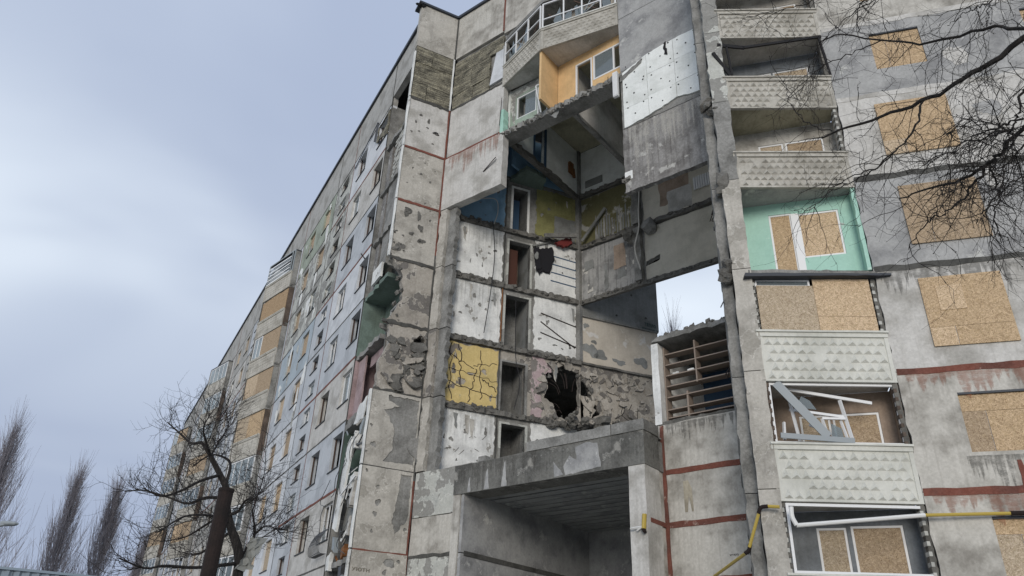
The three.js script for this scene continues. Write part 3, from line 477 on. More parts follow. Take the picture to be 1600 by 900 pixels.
    if (k === -1) {
      part(bal, FQ, 'frame', frameBars(.16, len - .03, Y(-1) + 1.05, yc - .03, -.1, .06, .06, []), M.whiteFrame);
    }
    if (k === 5) part(bal, FQ, 'awning_bar', bar([.05, yc - .1, 0], [len, yc - .02, 0], .1, .06), M.black);
  }
  // left end wall of the loggias, seen as a tall pier
  for (let k = -2; k <= 8; k++) {
    const y0 = k === -2 ? 0 : Y(k) + .01, y1 = k === 8 ? 31.3 : Y(k + 1) - .01;
    part(b, FR, 'pier', ext(rag(rect(-4.74, -4.28, y0, y1), .22, k > 2 ? .035 : .018, rnd, [0, 2]), -2.2, .72), k > 3 ? M.flakedgrey : k === 3 ? M.concrete : M.creamFlaked);
    part(b, FR, 'pier', ext(rag(rect(-5.02, -4.75, y0, y1), .2, .03, rnd, [0, 2]), -2.2, .38), M.concrete);
    if (k >= 2 && k <= 4) for (let i = 0; i < 5; i++) part(b, FR, 'concrete_chunk', chunk([rr(-5.0, -4.6), Y(k) + rr(-.25, .3), rr(.4, .75)], rr(.1, .24)), M.broken);
  }
}
// ================================================================ torn corner section
{
  const b = thing('apartment_building', 'torn-open corner section of the panel block with bare inner walls over the drive-through', 'building', [FBp.x, 0, FBp.z]);
  const aw = 1.965;
  const inPanel = (poly, u0, u1, y0, y1) => poly.map(([a, c]) => [clamp(a, u0, u1), clamp(c, y0, y1)]);
  // ---- narrow return face beside the left wing
  const pa = list => PX(FA_, list);
  for (let k = -2; k <= 8; k++) {
    const y0 = k === -2 ? 0 : k === 8 ? 28.86 : Y(k) + .012, y1 = k === 8 ? 31.6 : k === 7 ? 28.84 : Y(k + 1) - .012;
    if (k === 7) {
      part(b, FA_, 'wall_panel', bx(.02, aw, y0, y1, -.35, -.13), M.concrete);
      const rows = [[y0 + .02, 26.62, [.02, .75, 1.94]], [26.64, 27.85, [.02, 1.94]], [27.87, y1 - .02, [.02, .85, 1.94]]];
      for (const [a, c, cu] of rows) for (let i = 0; i + 1 < cu.length; i++) part(b, FA_, 'insulation_board', ext(rag(rect(cu[i] + .012, cu[i + 1] - .012, a, c), .2, .025), -.128, -.01 + rr(-.03, .015)), M.wool);
      continue;
    }
    let outline = rect(.004, aw - .004, y0, y1), skip = [0, 1, 2, 3], holes = [], skinHoles = [];
    if (k === 3) outline = [[.15, y0], [aw - .004, y0], [aw - .004, y1], [.1, y1], [.55, y1 - .5], [.72, y1 - 1.2], [.7, y1 - 1.8], [.5, y0 + .5]], skip = [0, 1];
    if (k === 2) outline = [[.1, y0], [aw - .004, y0], [aw - .004, y1], [.3, y1], [.42, y0 + 1.9], [.12, y0 + 1.1]], skip = [0, 1, 2];
    if (k === 4) outline = [[.1, y0], [aw - .004, y0], [aw - .004, y1], [.01, y1], [.06, y0 + 1.2], [-.05, y0 + .4]], skip = [0, 1, 2];
    if (k === 2) { const h = pa([[646, 530], [660, 525], [672, 534], [675, 560], [669, 590], [660, 600], [655, 580], [662, 560], [650, 545]]); holes = [rag(inPanel(h, .5, aw - .1, y0 + .06, y1 - .08), .15, .05)]; }
    const base = k === 6 ? M.plaster : k >= 4 ? M.creamFlaked : k === 3 || k === 2 ? M.mottled : k === 8 ? M.plaster : M.concrete;
    const w = part(b, FA_, 'wall_panel', ext(rag(outline, .16, .05, rnd, skip), -.3, 0, holes), base);
    if (k === 1 || k === 0 || k === -1) {
      let hs = [];
      if (k === 1) { const s = 3.75, q = [[330, 190], [520, 240], [540, 310], [510, 400], [548, 500], [556, 600], [500, 634], [290, 602], [345, 540], [360, 440], [330, 340], [300, 300], [390, 282], [330, 250]].map(([x, y]) => [520 + x / s, 560 + y / s]); hs.push(rag(inPanel(pa(q), .12, aw - .12, y0 + .12, y1 - .12), .1, .035)); for (const [x, y, r] of [[580, 664, .05], [583, 694, .1], [578, 640, .06], [572, 705, .04]]) { const c = hit(FA_, x, y); hs.push(blob(c[0], c[1], r, r * 1.1, 12, .3)); } }
      if (k === 0) { const s = 3.4625, q = [[440, 315], [535, 330], [520, 480], [500, 525], [470, 600], [400, 675], [385, 600], [412, 500], [432, 400]].map(([x, y]) => [500 + x / s, 640 + y / s]); hs.push(rag(inPanel(pa(q), .12, aw - .12, y0 + .12, y1 - .12), .1, .035)); for (const [x, y, r] of [[590, 785, .1], [585, 803, .08], [632, 828, .06], [573, 735, .05], [590, 760, .05], [580, 830, .05]]) { const c = hit(FA_, x, y); hs.push(blob(c[0], c[1], r, r * 1.1, 12, .3)); } }
      if (k === -1) for (const [x, y, r] of [[608, 880, .16], [622, 878, .06], [632, 884, .06], [600, 895, .08]]) { const c = hit(FA_, x, y); hs.push(blob(c[0], c[1], r, r * 1.1, 12, .3)); }
      hs = hs.filter(h => h.every(([u, v]) => u > .02 && u < aw - .02 && v > y0 + .02 && v < y1 - .02));
      part(w, FA_, 'plaster', ext(rag(rect(.03, aw - .02, y0 + .01, y1 - .01), .3, .012), .001, .035, hs), M.creamFlaked);
      if (k === 1) { const c = hit(FA_, 651, 702); part(w, FA_, 'plaster', ext(blob(c[0], c[1], .3, .5, 20, .25), .001, .05), M.concrete); }
    }
    if (k === 6 || k === 5 || k === 4) { // shell scars: rough concrete showing through the render; black blob paints a hole's dark inside
      const list = k === 4 ? [[637, 331, .17, .24], [655, 338, .09, .2], [657, 357, .12, .17], [643, 365, .12, .08], [658, 377, .16, .12], [625, 385, .2, .2], [630, 368, .05, .05], [672, 345, .05, .06], [664, 318, .04, .05], [672, 330, .03, .03]] : k === 6 ? [[681, 209, .13, .1], [650, 190, .05, .07], [668, 200, .06, .05], [643, 205, .05, .06], [658, 180, .1, .05], [670, 190, .07, .12], [655, 205, .05, .05], [676, 225, .05, .05]] : [[658, 272, .05, .06], [645, 262, .04, .05], [672, 285, .05, .05], [664, 255, .03, .04], [636, 285, .03, .03], [680, 268, .03, .03]];
      for (const [x, y, rx, ry] of list) { const c = hit(FA_, x, y); const o = blob(c[0], c[1], rx, ry, 16, .35); part(w, FA_, 'scar', ext(o, .001, k === 6 && rx > .1 ? .012 : .008), k === 6 && rx > .1 ? M.black : M.broken); if (rx > .1) for (let i = 0; i < 4; i++) part(w, FA_, 'scar', chunk([c[0] + rr(-1, 1) * rx * .8, c[1] + rr(-1, 1) * ry * .8, .0], rr(.03, .06)), M.broken); }
    }
    if (k === 2) {
      part(w, FA_, 'broken_face', bx(.45, aw - .1, y0 + .05, y1 - .05, -.75, -.6), M.broken);
      for (let i = 0; i < 30; i++) { const c = hit(FA_, rr(606, 660), rr(528, 604)); part(w, FA_, 'plate', plate(clamp(c[0], .3, aw - .35), clamp(c[1], y0 + .2, y1 - .2), rr(-.03, .06), rr(.1, .34)), i % 3 ? M.broken : M.mottled); }
      for (let i = 0; i < 16; i++) { const t = i / 16 * 6.28, c = hit(FA_, 661, 562); part(w, FA_, 'scar', chunk([Math.min(aw - .1, c[0] + Math.cos(t) * .3 + rr(-.05, .05)), c[1] + Math.sin(t) * .9 + rr(-.1, .1), rr(-.2, .0)], rr(.04, .12)), M.broken); }
    }
    if (k === 3 || k === 4) for (let i = 0; i < 16; i++) part(w, FA_, 'scar', chunk([(k === 3 ? .55 : .12) + rr(-.12, .14), y0 + rr(k === 3 ? 0 : .1, k === 3 ? 2.6 : 1.4), rr(-.2, .03)], rr(.05, .15)), M.broken);
  }
  for (let k = 0; k <= 7; k++) { const red = [0, 5, 6].includes(k), e = red ? .055 : .07; part(b, FA_, 'joint', ext(rag(rect(.04, aw - .03, Y(k) - e, Y(k) + e), .16, red ? .015 : .04, rnd, [1, 3]), -.05, red ? .03 : .026), red ? M.seamRed : M.mortar); }
  part(b, FA_, 'roof_edge', bx(-.15, aw + .05, 31.6, 31.72, -.6, .1), M.flashing); part(b, FA_, 'roof_edge', lumpRow(-.25, .1, 31.5, 0, 8, .12), M.black);
  for (const [a, c, m] of [[Y(0), Y(1) - .3, M.seamRed], [Y(1) - .3, Y(4) + .6, M.mortar], [Y(4) + .6, Y(7), M.seamRed], [Y(7), 28.85, M.white]]) part(b, FA_, 'joint', ext(rag(rect(aw - .075, aw - .005, a + .002, c - .002), .3, .012, rnd, [0, 2]), -.02, .036), m); part(b, FA_, 'joint', bx(aw - .05, aw + .03, 28.9, 31.6, .0, .04), M.mortar);
  part(b, FA_, 'joint', bx(aw - .08, aw + .0, 0, Y(0), -.02, .034), M.seamRed);

  // ---- outer face, left bay
  const uB1 = 3.12;
  part(b, FBp, 'wall_panel', ext(rect(.06, 2.98, 28.86, 31.6), -.3, 0), M.cream); part(b, FBp, 'wall_panel', ext(rect(3.05, 9, 28.7, 31.6), -.3, 0), M.cream);
  part(b, FBp, 'joint', bx(2.97, 3.06, 28.9, 31.6, -.05, .02), M.seamRed); part(b, FBp, 'roof_edge', bx(-.1, 12.6, 31.6, 31.75, -.6, .1), M.flashing);
  coat(b, FBp, 'stain', [[.2, 29.2], [2.9, 29.2], [2.9, 31.58], [.2, 31.58]], .004, MR.pale);
  part(b, FBp, 'wall_panel', bx(.06, uB1, Y(7) + .012, 28.84, -.35, -.13), M.concrete);
  for (const [a, c, cu] of [[Y(7) + .03, 26.5, [.06, 1.3, 2.3]], [26.52, 27.75, [.06, 1.15, 2.28]], [27.77, 28.6, [.06, 1.6, 3.05]]]) for (let i = 0; i + 1 < cu.length; i++) part(b, FBp, 'insulation_board', ext(rag(rect(cu[i] + .012, cu[i + 1] - .012, a, c), .2, .03), -.128, -.01 + rr(-.03, .015)), M.wool);
  part(b, FBp, 'panel', ext([[2.32, 25.95], [3.08, 26.0], [3.06, 27.95], [2.62, 27.75]], -.12, -.02), M.whiteblue, 'loose white sheet left on the insulation');
  const w6 = part(b, FBp, 'wall_panel', ext(rag(rect(.06, uB1 + .08, Y(6) + .03, Y(7) - .02), .3, .02, rnd, [3]), -.3, 0), M.plaster);
  const w5 = part(b, FBp, 'wall_panel', ext(rag(rect(.04, uB1 + .22, Y(5) + .04, Y(6) - .05), .3, .018, rnd, [3]), -.32, .03), M.plaster, 'loosened panel with a rusty upper edge');
  part(w5, FBp, 'lining', bx(uB1 + .0, uB1 + .2, Y(5) + .9, Y(6) - .1, -.35, -.325), M.teal);
  coat(w5, FBp, 'stain', [[.2, Y(6) - 1.3], [3.2, Y(6) - 1.3], [3.2, Y(6) - .06], [.2, Y(6) - .06]], .035, MR.rust);
  part(b, FBp, 'joint', ext(rag(rect(.05, 3.1, Y(6) - .05, Y(6) + .04), .3, .015), -.05, .02), M.seamRed); part(b, FBp, 'joint', ext(rag(rect(.05, 3.1, Y(7) - .06, Y(7) + .05), .2, .03), -.05, .02), M.mortar);
  for (const g of [bar([2.35, 21.1, .06], [3.1, 21.45, .16], .025), bar([2.4, 21.1, .06], [3.1, 21.4, .1], .018), bar([3.1, 23.2, .05], [3.25, 24.6, .15], .02)]) part(b, FBp, 'rebar', g, M.rebar);
  part(b, FBp, 'concrete_chunk', lumpRow(2.6, 3.4, Y(6) - .1, -.05, 9, .12), M.broken);

  // ---- top balcony: two fronts meeting in a prow
  const q0 = [3.12, .03], q1 = [5.75, .78], q2 = [9.0, .03];
  const prow = (k, name, m) => part(b, FBp, name, plan([[q0[0], -.5], [q2[0], -.5], [q2[0] - .02, q2[1] - .07], [q1[0], q1[1] - .09], [q0[0] + .02, q0[1] - .07]], Y(k) - .2, Y(k)), m);
  const bal = prow(7, 'balcony', M.plaster);
  const FP1 = frame2(FBp.pt(...q0), FBp.pt(...q1)), FP2 = frame2(FBp.pt(...q1), FBp.pt(...q2)), l1 = Math.hypot(q1[0] - q0[0], q1[1] - q0[1]), l2 = Math.hypot(q2[0] - q1[0], q2[1] - q1[1]);
  for (const [F, l] of [[FP1, l1], [FP2, l2]]) {
    const y0 = Y(7) - .26, y1 = y0 + 1.14; part(bal, F, 'parapet', parapetGeo(l - .02, y0, y1, 0, 13, 6, .04, .13), M.parapet); part(bal, F, 'sill', bx(0, l - .02, y1 + .003, y1 + .05, -.1, .05), M.parapetWhite);
    part(bal, F, 'frame', frameBars(.04, l - .06, y1 + .06, y1 + 1.5, -.06, .06, .06, F === FP1 ? [.33, .66] : [.3, .55, .8], F === FP1 ? [[.45, 0, 1]] : [[.35, 0, 1]]), M.whiteFrame);
    for (let i = 0; i < 5; i++) { const u = rr(.2, l - .6); part(bal, F, 'pane', ext([[u, y1 + .12], [u + rr(.15, .4), y1 + .12], [u + rr(0, .3), y1 + rr(.4, 1.2)], [u - .05, y1 + rr(.3, .8)]], -.04, -.034), M.glass); }
    for (let i = 0; i < 7; i++) part(bal, F, 'debris', bar([rr(.2, l - .2), y1 + .1, -.3], [rr(.2, l - .2), y1 + rr(.6, 1.4), -.25], .05, .02), i % 2 ? M.greyFrame : M.brownFrame);
  }
  part(b, FBp, 'loggia_wall', ext(rect(3.2, 9, Y(7) + .01, 28.68), -.7, -.5, [rect(3.7, 5.0, Y(7) + .8, Y(7) + 2.3), rect(6.4, 8.4, Y(7) + .1, Y(7) + 2.3)]), M.beige);
  prow(8, 'balcony_roof', M.concrete);

  // ---- loggia below it: mint on the left, orange on the right of a dividing wall, the front gone
  {
    const y0 = Y(6), y1 = Y(7) - .201, ud = 5.68;
    const mw = [3.55, 4.62, y0 + .82, y0 + 2.05], md = [4.66, 5.28, y0 + .05, y0 + 2.05], od = [6.62, 7.42, y0 + .05, y0 + 2.15], ow = [7.47, 9.02, y0 + .85, y0 + 2.15];
    const l = part(b, FBp, 'loggia_wall', ext(rect(3.2, ud - .06, y0 + .001, y1), -.7, -.5, [rect(...mw), rect(...md)]), M.mintPale);
    part(l, FBp, 'frame', [...frameBars(mw[0], mw[1] - .005, mw[2], mw[3], -.58, .06, .06, []), ...frameBars(md[0], md[1], md[2], md[3], -.58, .06, .06, [])], M.whiteFrame);
    part(l, FBp, 'curtain', bx(mw[0] + .1, mw[0] + .4, mw[2] + .05, mw[3] - .05, -.9, -.88), M.foamGrey); part(l, FBp, 'sash', [bar([5.0, y0 + .15, -.4], [4.85, y0 + 1.75, -.15], .06, .05), bar([5.3, y0 + .1, -.45], [5.2, y0 + 1.75, -.2], .06, .05), bar([4.85, y0 + 1.75, -.15], [5.2, y0 + 1.75, -.2], .06, .05)], M.whiteFrame);
    part(l, FBp, 'plaster', ext(rag([[3.22, y0 + 1.5], [3.5, y0 + .3], [3.52, y0 + 2.1], [5.2, y0 + 2.2], [5.5, y1 - .02], [3.22, y1 - .02]], .2, .04), -.499, -.488), M.flakedgrey);
    const o = part(b, FBp, 'loggia_wall', ext(rect(ud + .06, 9.05, y0 + .001, y1), -.7, -.5, [rect(...od), rect(ow[0], 9.0, ow[2], ow[3])]), M.orange);
    part(o, FBp, 'frame', [...frameBars(od[0], od[1], od[2], od[3], -.56, .07, .07, []), ...frameBars(ow[0], 9, ow[2], ow[3], -.56, .07, .07, [.62])], M.whiteFrame);
    part(o, FBp, 'pane', bx(ow[0] + .08, 8.4, ow[2] + .08, ow[3] - .08, -.53, -.522), M.glass); part(l, FBp, 'pane', bx(mw[0] + .45, mw[1] - .07, mw[2] + .07, mw[3] - .07, -.55, -.542), M.glass);
    part(b, FBp, 'partition', bx(ud - .05, ud + .05, y0 - .02, y1, -.498, .66), M.orange); part(b, FBp, 'partition', bx(ud - .09, ud - .055, y0, y1, -.49, .6), M.mintPale);
    part(b, FBp, 'slab', plan(rag([[3.1, -.72], [9.05, -.72], [9.05, -.02], [3.1, -.02]], .11, .07, rnd, [0, 1]), y0 - .27, y0 - .002), M.concrete);
    for (let i = 0; i < 7; i++) part(b, FBp, 'rebar', bar([3.6 + i * .8, y0 - .15, -.05], [3.6 + i * .8 + rr(-.2, .2), y0 - rr(.2, .4), rr(.05, .3)], .018), M.rebar);
    part(b, FBp, 'lining', ext(rag([[5.6, y0 - .26], [6.1, y0 - .26], [5.95, y0 - .6], [5.8, y0 - .45]], .12, .05), -.1, -.085), M.foamGrey);
    part(b, FBp, 'rubble', [...lumpRow(3.2, 9, y0 - .2, -.04, 34, .1), ...lumpRow(3.2, 9, y0 - .03, -.05, 20, .07)], M.broken);
    part(b, FBp, 'lining', ext(rag(rect(3.1, 3.28, y0 - .1, y0 + 1.2), .2, .03), -.3, .02), M.mint);
    // rooms behind: a dark back so that the glazing reads as rooms
    for (const k of [7]) part(b, FBp, 'inner_wall', bx(3.3, 9.2, Y(k) + .01, Y(k + 1) - .21, -3.3, -3.15), M.beige);
  }

  // ---- outer face, right bay
  const uC = 8.98, uD = 12.36;
  for (const k of [7, 6, 5, 4]) part(b, FBp, 'wall_panel', ext(rag(rect(uC, uD - (k - 4) * 0, Y(k) + .012, (k === 7 ? 31.6 : Y(k + 1)) - .012), .25, k === 4 ? .03 : .012, rnd, [2]), k === 4 ? -.2 : -.3, 0), k === 4 ? M.scratched : k === 5 ? M.concrete : M.smooth);
  { // plastic foam boards with fixing dots over the middle panel, ragged below
    const us = [uC + .1, uC + 1.12, uC + 2.22, uC + 3.2], top = [22.75, 23.1, 23.2, 23.2];
    for (let c = 0; c < 3; c++) for (let r = 0; r < 3; r++) {
      const ya = mix(20.0 - c * .02, top[c], r / 3), yb = mix(20.0 - c * .02, top[c + 1], (r + 1) / 3);
      const lo = r === 0 ? 20.05 + [0, .1, .35][c] : ya + .004, lo2 = r === 0 ? 20.05 + [.1, .35, .15][c] : ya + .004;
      const p = [[us[c] + .008, lo], [us[c + 1] - .008, lo2], [us[c + 1] - .008, r === 2 ? top[c + 1] - .05 : mix(20 - c * .02, top[c], (r + 1) / 3) - .006], [us[c] + .008, r === 2 ? top[c] - .05 : mix(20 - c * .02, top[c], (r + 1) / 3) - .006]];
      const o = part(b, FBp, 'foam_board', ext(rag(p, .12, r === 0 ? .035 : r === 2 ? .02 : .006, rnd, r === 0 ? [1, 2, 3] : r === 2 ? [0, 1, 3] : []), .005, .05 + rr(0, .012)), M.foam);
      const g = []; for (const [fu, fv] of [[.15, .2], [.5, .5], [.85, .2], [.15, .85], [.85, .85]]) { const cu = mix(us[c], us[c + 1], fu) + rr(-.06, .06), cy = mix(ya, yb, fv) + rr(-.05, .05); if (r === 0 && fv < .4) continue; const d = new THREE.CylinderGeometry(rr(.018, .034), .03, .008, 9); d.rotateX(Math.PI / 2); d.translate(cu, cy, .066); g.push(d); }
      for (const d of g) part(o, FBp, 'fixing', d, M.black);
    }
    part(b, FBp, 'scar', ext(rag([[10.85, 22.6], [10.98, 22.5], [10.95, 23.2], [10.86, 23.15]], .1, .03), .065, .075), M.black); part(b, FBp, 'scar', ext(rag([[8.98, 22.3], [9.9, 22.75], [9.95, 22.95], [9.0, 22.5]], .15, .03), .01, .07), M.concrete);
  }
  coat(b, FBp, 'stain', [[uC + .2, Y(4) + .2], [uD - .3, Y(4) + .2], [uD - .3, Y(5) - .05], [uC + .2, Y(5) - .05]], .004, MR.pale);
  part(b, FBp, 'joint', bx(uD, uD + .1, Y(4), 31.5, -.3, -.12), M.black);
  { const c = hit(FBp, 966, 130); const rad = part(b, FBp, 'radiator', [bx(c[0] - .14, c[0] + .06, c[1] - .75, c[1] + .45, .06, .18)], M.whiteFrame); for (let i = 0; i < 4; i++) part(rad, FBp, 'fin', bx(c[0] - .13 + i * .05, c[0] - .1 + i * .05, c[1] - .72, c[1] + .42, .18, .2), M.whiteFrame); }
  part(b, FBp, 'concrete_chunk', lumpRow(8.95, 9.2, 17.8, 0, 8, .1), M.broken); part(b, FBp, 'plaster', bx(9.0, 9.3, 17.75, 18.1, .003, .03), M.white);

  // ---- bare party wall with doorways (seen end to end down the hole)
  const doors = { 1: [3.18, 4.18, 0, 2.35], 2: [3.1, 4.12, 0, 2.12], 3: [3.14, 4.2, 0, 2.35], 4: [3.2, 4.2, .0, 2.25], 5: [3.3, 4.0, .0, 2.3] };
  for (let k = 1; k <= 5; k++) {
    const y0 = Y(k), y1 = Y(k + 1) - .02, d = doors[k]; const holes = [rect(d[0], d[1], y0 + d[2] + .01, y0 + d[3])];
    if (k === 2) holes.push(rag(PX(FWl, [[852, 584], [866, 574], [884, 570], [905, 578], [906, 600], [905, 645], [890, 656], [872, 652], [864, 630], [850, 622], [856, 602]]).map(([u, v]) => [clamp(u, 4.85, 6.58), clamp(v, y0 + .08, y1 - .12)]), .13, .045));
    const w = part(b, FWl, 'inner_wall', ext(rag(rect(.12, 6.62, y0 + .01, y1), .3, .02, rnd, [0, 2]), -.26, 0, holes), k === 2 ? M.mottled : M.concrete);
    const Lm = [0, M.white, M.yellow, M.white, M.white, M.blue][k], Rm = [0, M.white, M.pinkish, M.white, M.white, M.lime][k];
    if (k === 2) { // cracked yellow render in separate flakes
      const hy = [[1.12, 1.4, .12, .2], [.82, .95, .1, .16], [1.5, 1.0, .14, .12], [1.9, 1.45, .22, .15], [2.35, 1.5, .16, .1], [1.15, 2.0, .06, .2], [.75, 1.9, .07, .1], [2.7, .5, .07, .12]].map(([u, v, rx, ry]) => blob(u, y0 + v, rx, ry, 16, .45));
      part(w, FWl, 'plaster', ext(rag(rect(.6, 2.94, y0 + .1, y1 - .25), .16, .05), .001, .03, hy), M.yellow);
      const wob = (p, q) => { const pts = [], n = 11; for (let j = 0; j <= n; j++) { const t = j / n; pts.push([clamp(mix(p[0], q[0], t) + rr(-.07, .07), .62, 2.92), y0 + clamp(mix(p[1], q[1], t) + rr(-.07, .07), .14, 2.5), .03]); } return pts; };
      for (const [p, q] of [[[.65, .9], [2.9, .55]], [[.65, 1.45], [2.9, 1.2]], [[.7, 2.1], [1.9, 1.6]], [[1.05, .2], [.95, 2.45]], [[1.45, .7], [1.3, 2.45]], [[1.8, .2], [2.05, 1.6]], [[2.3, .3], [2.2, 2.4]], [[2.3, 1.2], [2.9, .8]], [[1.9, 1.7], [2.85, 1.9]], [[.65, .45], [1.1, .75]]]) part(w, FWl, 'crack', tube(wob(p, q), rr(.009, .02), 30, 4), M.rebar);
    } else part(w, FWl, 'plaster', ext(rag(rect(.72, 2.92, y0 + .1, y1 - .12), .13, .06), .001, .025, Array.from({ length: 7 }, (_, i) => blob(.95 + i * .27, y0 + rr(.4, 2.2), rr(.03, .09), rr(.03, .12), 12, .45))), Lm);
    if (k === 5) part(w, FWl, 'plaster', ext(rag(rect(.2, .71, y0 + .1, y1 - .12), .3, .02), .001, .018), M.blue);
    const rp = k === 2 ? [[4.4, y0 + .1], [4.88, y0 + .1], [4.85, y0 + 1.1], [4.95, y0 + 1.9], [5.4, y0 + 2.2], [4.9, y1 - .15], [4.4, y1 - .15]] : rect(4.45, 6.42, y0 + .12, y1 - .14);
    part(w, FWl, 'plaster', ext(rag(rp, .12, .06), .001, .025, k === 2 ? [] : Array.from({ length: 5 }, (_, i) => blob(4.72 + i * .35, y0 + rr(.4, 2.2), rr(.03, .1), rr(.03, .12), 12, .45))), Rm);
    if (k !== 2) coat(w, FWl, 'stain', [[.8, y0 + .7], [2.85, y0 + .7], [2.85, y1 - .2], [.8, y1 - .2]], .0295, MR.grime);
    if (k === 5) part(w, FWl, 'plaster', ext(rag(rect(5.35, 6.4, y0 + .12, y0 + 1.35), .2, .03), .021, .03), M.foamGrey);
    part(w, FWl, 'door_frame', [bx(d[0] - .1, d[0], y0 + .02, y0 + d[3] + .08, -.2, .05), bx(d[1], d[1] + .1, y0 + .02, y0 + d[3] + .08, -.2, .05), bx(d[0], d[1], y0 + d[3] + .001, y0 + d[3] + .08, -.2, .047)], k === 2 ? M.concrete : k === 5 ? M.white : M.flakedgrey);
    // recess behind each doorway
    part(w, FWl, 'recess_wall', bx(d[1] + .02, d[1] + .1, y0, y1, -1.4, -.27), k === 3 || k === 4 ? M.foamGrey : M.concrete); part(w, FWl, 'recess_wall', bx(d[0] - .6, d[1] + .1, y0, y1, -1.6, -1.45), k === 4 ? M.rose : M.concrete);
    if (k === 4) part(w, FWl, 'door', bx(3.22, 3.72, y0 + .02, y0 + 2.0, -.3, -.26), M.doorBrown); if (k === 5) part(w, FWl, 'door', bx(3.32, 3.8, y0 + .02, y0 + 2.0, -.5, -.45), M.blueDoor);
    // torn floor edge along the foot of the storey
    part(b, FWl, 'slab_edge', plan(rag([[.15, .0], [6.6, .0], [6.6, .16], [.15, .14]], .14, .07, rnd, [0]), Y(k) - .2, Y(k) - .005), M.broken);
    part(b, FWl, 'rubble', [...lumpRow(.4, 6.4, Y(k) - .05, .1, 26, .1), ...lumpRow(.5, 3, Y(k) + .03, .06, 8, .13)], M.broken);
    for (let i = 0; i < 9; i++) { const u = rr(.4, 6.3); part(b, FWl, 'rebar', bar([u, Y(k) - .1, .1], [u + rr(-.2, .2), Y(k) - rr(.1, .4), rr(.2, .4)], .016), M.rebar); }
    // grooves and cracks
    if (k === 3) for (const [p, q] of [[[4.75, 1.85], [6.4, 1.55]], [[4.75, 1.45], [6.35, .55]], [[4.75, .95], [6.4, .6]]]) part(w, FWl, 'batten', bar([p[0], y0 + p[1], .03], [q[0], y0 + q[1], .03], .045, .03), M.rust);
    if (k === 4) for (let i = 0; i < 4; i++) part(w, FWl, 'batten', bar([5.25 - i * .02, y0 + 2.0 - i * .42, .03], [6.42, y0 + 1.95 - i * .42, .03], .05, .02), M.blueDoor, 'blue strip on the white wall');
    if (k === 4 || k === 3) for (let i = 0; i < 6; i++) part(w, FWl, 'joint', bx(.75, 2.9, y0 + .45 + i * .36, y0 + .455 + i * .36, .019, .021), M.mortar);
    for (let i = 0; i < 5; i++) { const u = rr(.9, 6.2), yy = y1 - rr(.2, .5), L = rr(.3, .8), sw = rr(.08, .2); if (u > 2.7 && u < 4.5) continue; part(w, FWl, 'wallpaper_strip', ext(rag([[u, yy], [u + sw, yy - .02], [u + sw * .8, yy - L], [u + sw * .3, yy - L * .8]], .14, .03), .03, .036).rotateX(-.04).translate(0, 0, yy * .04), i % 2 ? M.foamGrey : M.cream); }
    part(w, FWl, 'pipe', bar([2.98, y0 + .1, .05], [2.98, y1 - .15, .05], .06, .06, 8), k === 3 ? M.wood : M.mortar);
    if (k === 1) for (let i = 0; i < 9; i++) { const u = rr(.9, 2.6), v = y0 + rr(.4, 2.2); part(w, FWl, 'scar', bar([u, v, .03], [u + rr(-.2, .2), v + rr(-.2, .2), .03], .016, .012), M.rebar); }
  }
  // torn end of the party wall beside the return face
  for (let k = 1; k <= 4; k++) { part(b, FBp, 'pier', ext(rag(rect(.05, .42, Y(k) + .02, Y(k + 1) - .02), .2, .05, rnd, [0, 2]), -.3, .03), k === 2 ? M.mottled : M.creamFlaked); part(b, FBp, 'pier', ext(rag(rect(.43, .85, Y(k) + .02, Y(k + 1) - .02), .16, .07, rnd, [0, 2, 3]), -.35, -.12), M.concrete); }
  // the same wall running on towards the rear, two storeys and the outside insulation
  for (const k of [2, 3]) { const w = part(b, FWl, 'inner_wall', ext(rag(k === 2 ? [[7.5, Y(2) + .01], [10.5, Y(2) + .01], [10.5, Y(3) - .02], [6.66, Y(3) - .02], [6.7, Y(3) - .5], [7.0, Y(2) + 1.9], [7.15, Y(2) + 1.3], [7.5, Y(2) + .8]] : rect(6.66, 10.5, Y(k) + .01, k === 3 ? Y(4) - .62 : Y(k + 1) - .02), k === 2 ? .14 : .25, k === 2 ? .07 : .02, rnd, [0, 2]), -.3, k === 3 ? 0 : -.02), k === 3 ? M.beige : M.mottled); part(b, FWl, 'slab_edge', plan(rag([[6.66, 0], [10.4, 0], [10.4, .12], [6.66, .1]], .2, .04, rnd, [0]), Y(k) - .1, Y(k) - .01), M.broken); if (k === 3) for (const [u, y, r, s] of [[7.1, 15.1, .35, .3], [7.6, 14.95, .35, .18], [6.9, 16.2, .12, .12], [7.3, 15.5, .12, .1], [9.6, 15.0, .3, .25], [8.5, 14.8, .3, .12]]) part(w, FWl, 'scar', ext(blob(u, y, r, s, 18, .4), .001, .009), M.foamGrey); }
  { const ins = part(b, FWl, 'foam_board', bx(6.66, 10.55, Y(4) - .6, Y(5) + .2, -.3, .06), M.foamGrey);
    coat(ins, FWl, 'print', PX(FWl, [[1003, 516], [1031, 523], [1029, 508], [1001, 500]], .065), .065, printMat([['⌂', 6, 62, 60], ['ТЕПЛО', 62, 56, 58], ['МИНИМУМ 29', 6, 110, 40]], 0x2c4a45, 300, 128)); for (const [u, y] of [[9.2, 18.2], [9.9, 17.2], [8.4, 17.0]]) { const d = new THREE.CylinderGeometry(.05, .05, .01, 12); d.rotateX(Math.PI / 2); d.translate(u, y, .068); part(ins, FWl, 'fixing', d, M.mortar); }
    part(b, FWl, 'beam', bx(6.66, 10.5, Y(4) - .68, Y(4) - .61, -.2, .09), M.concrete); }
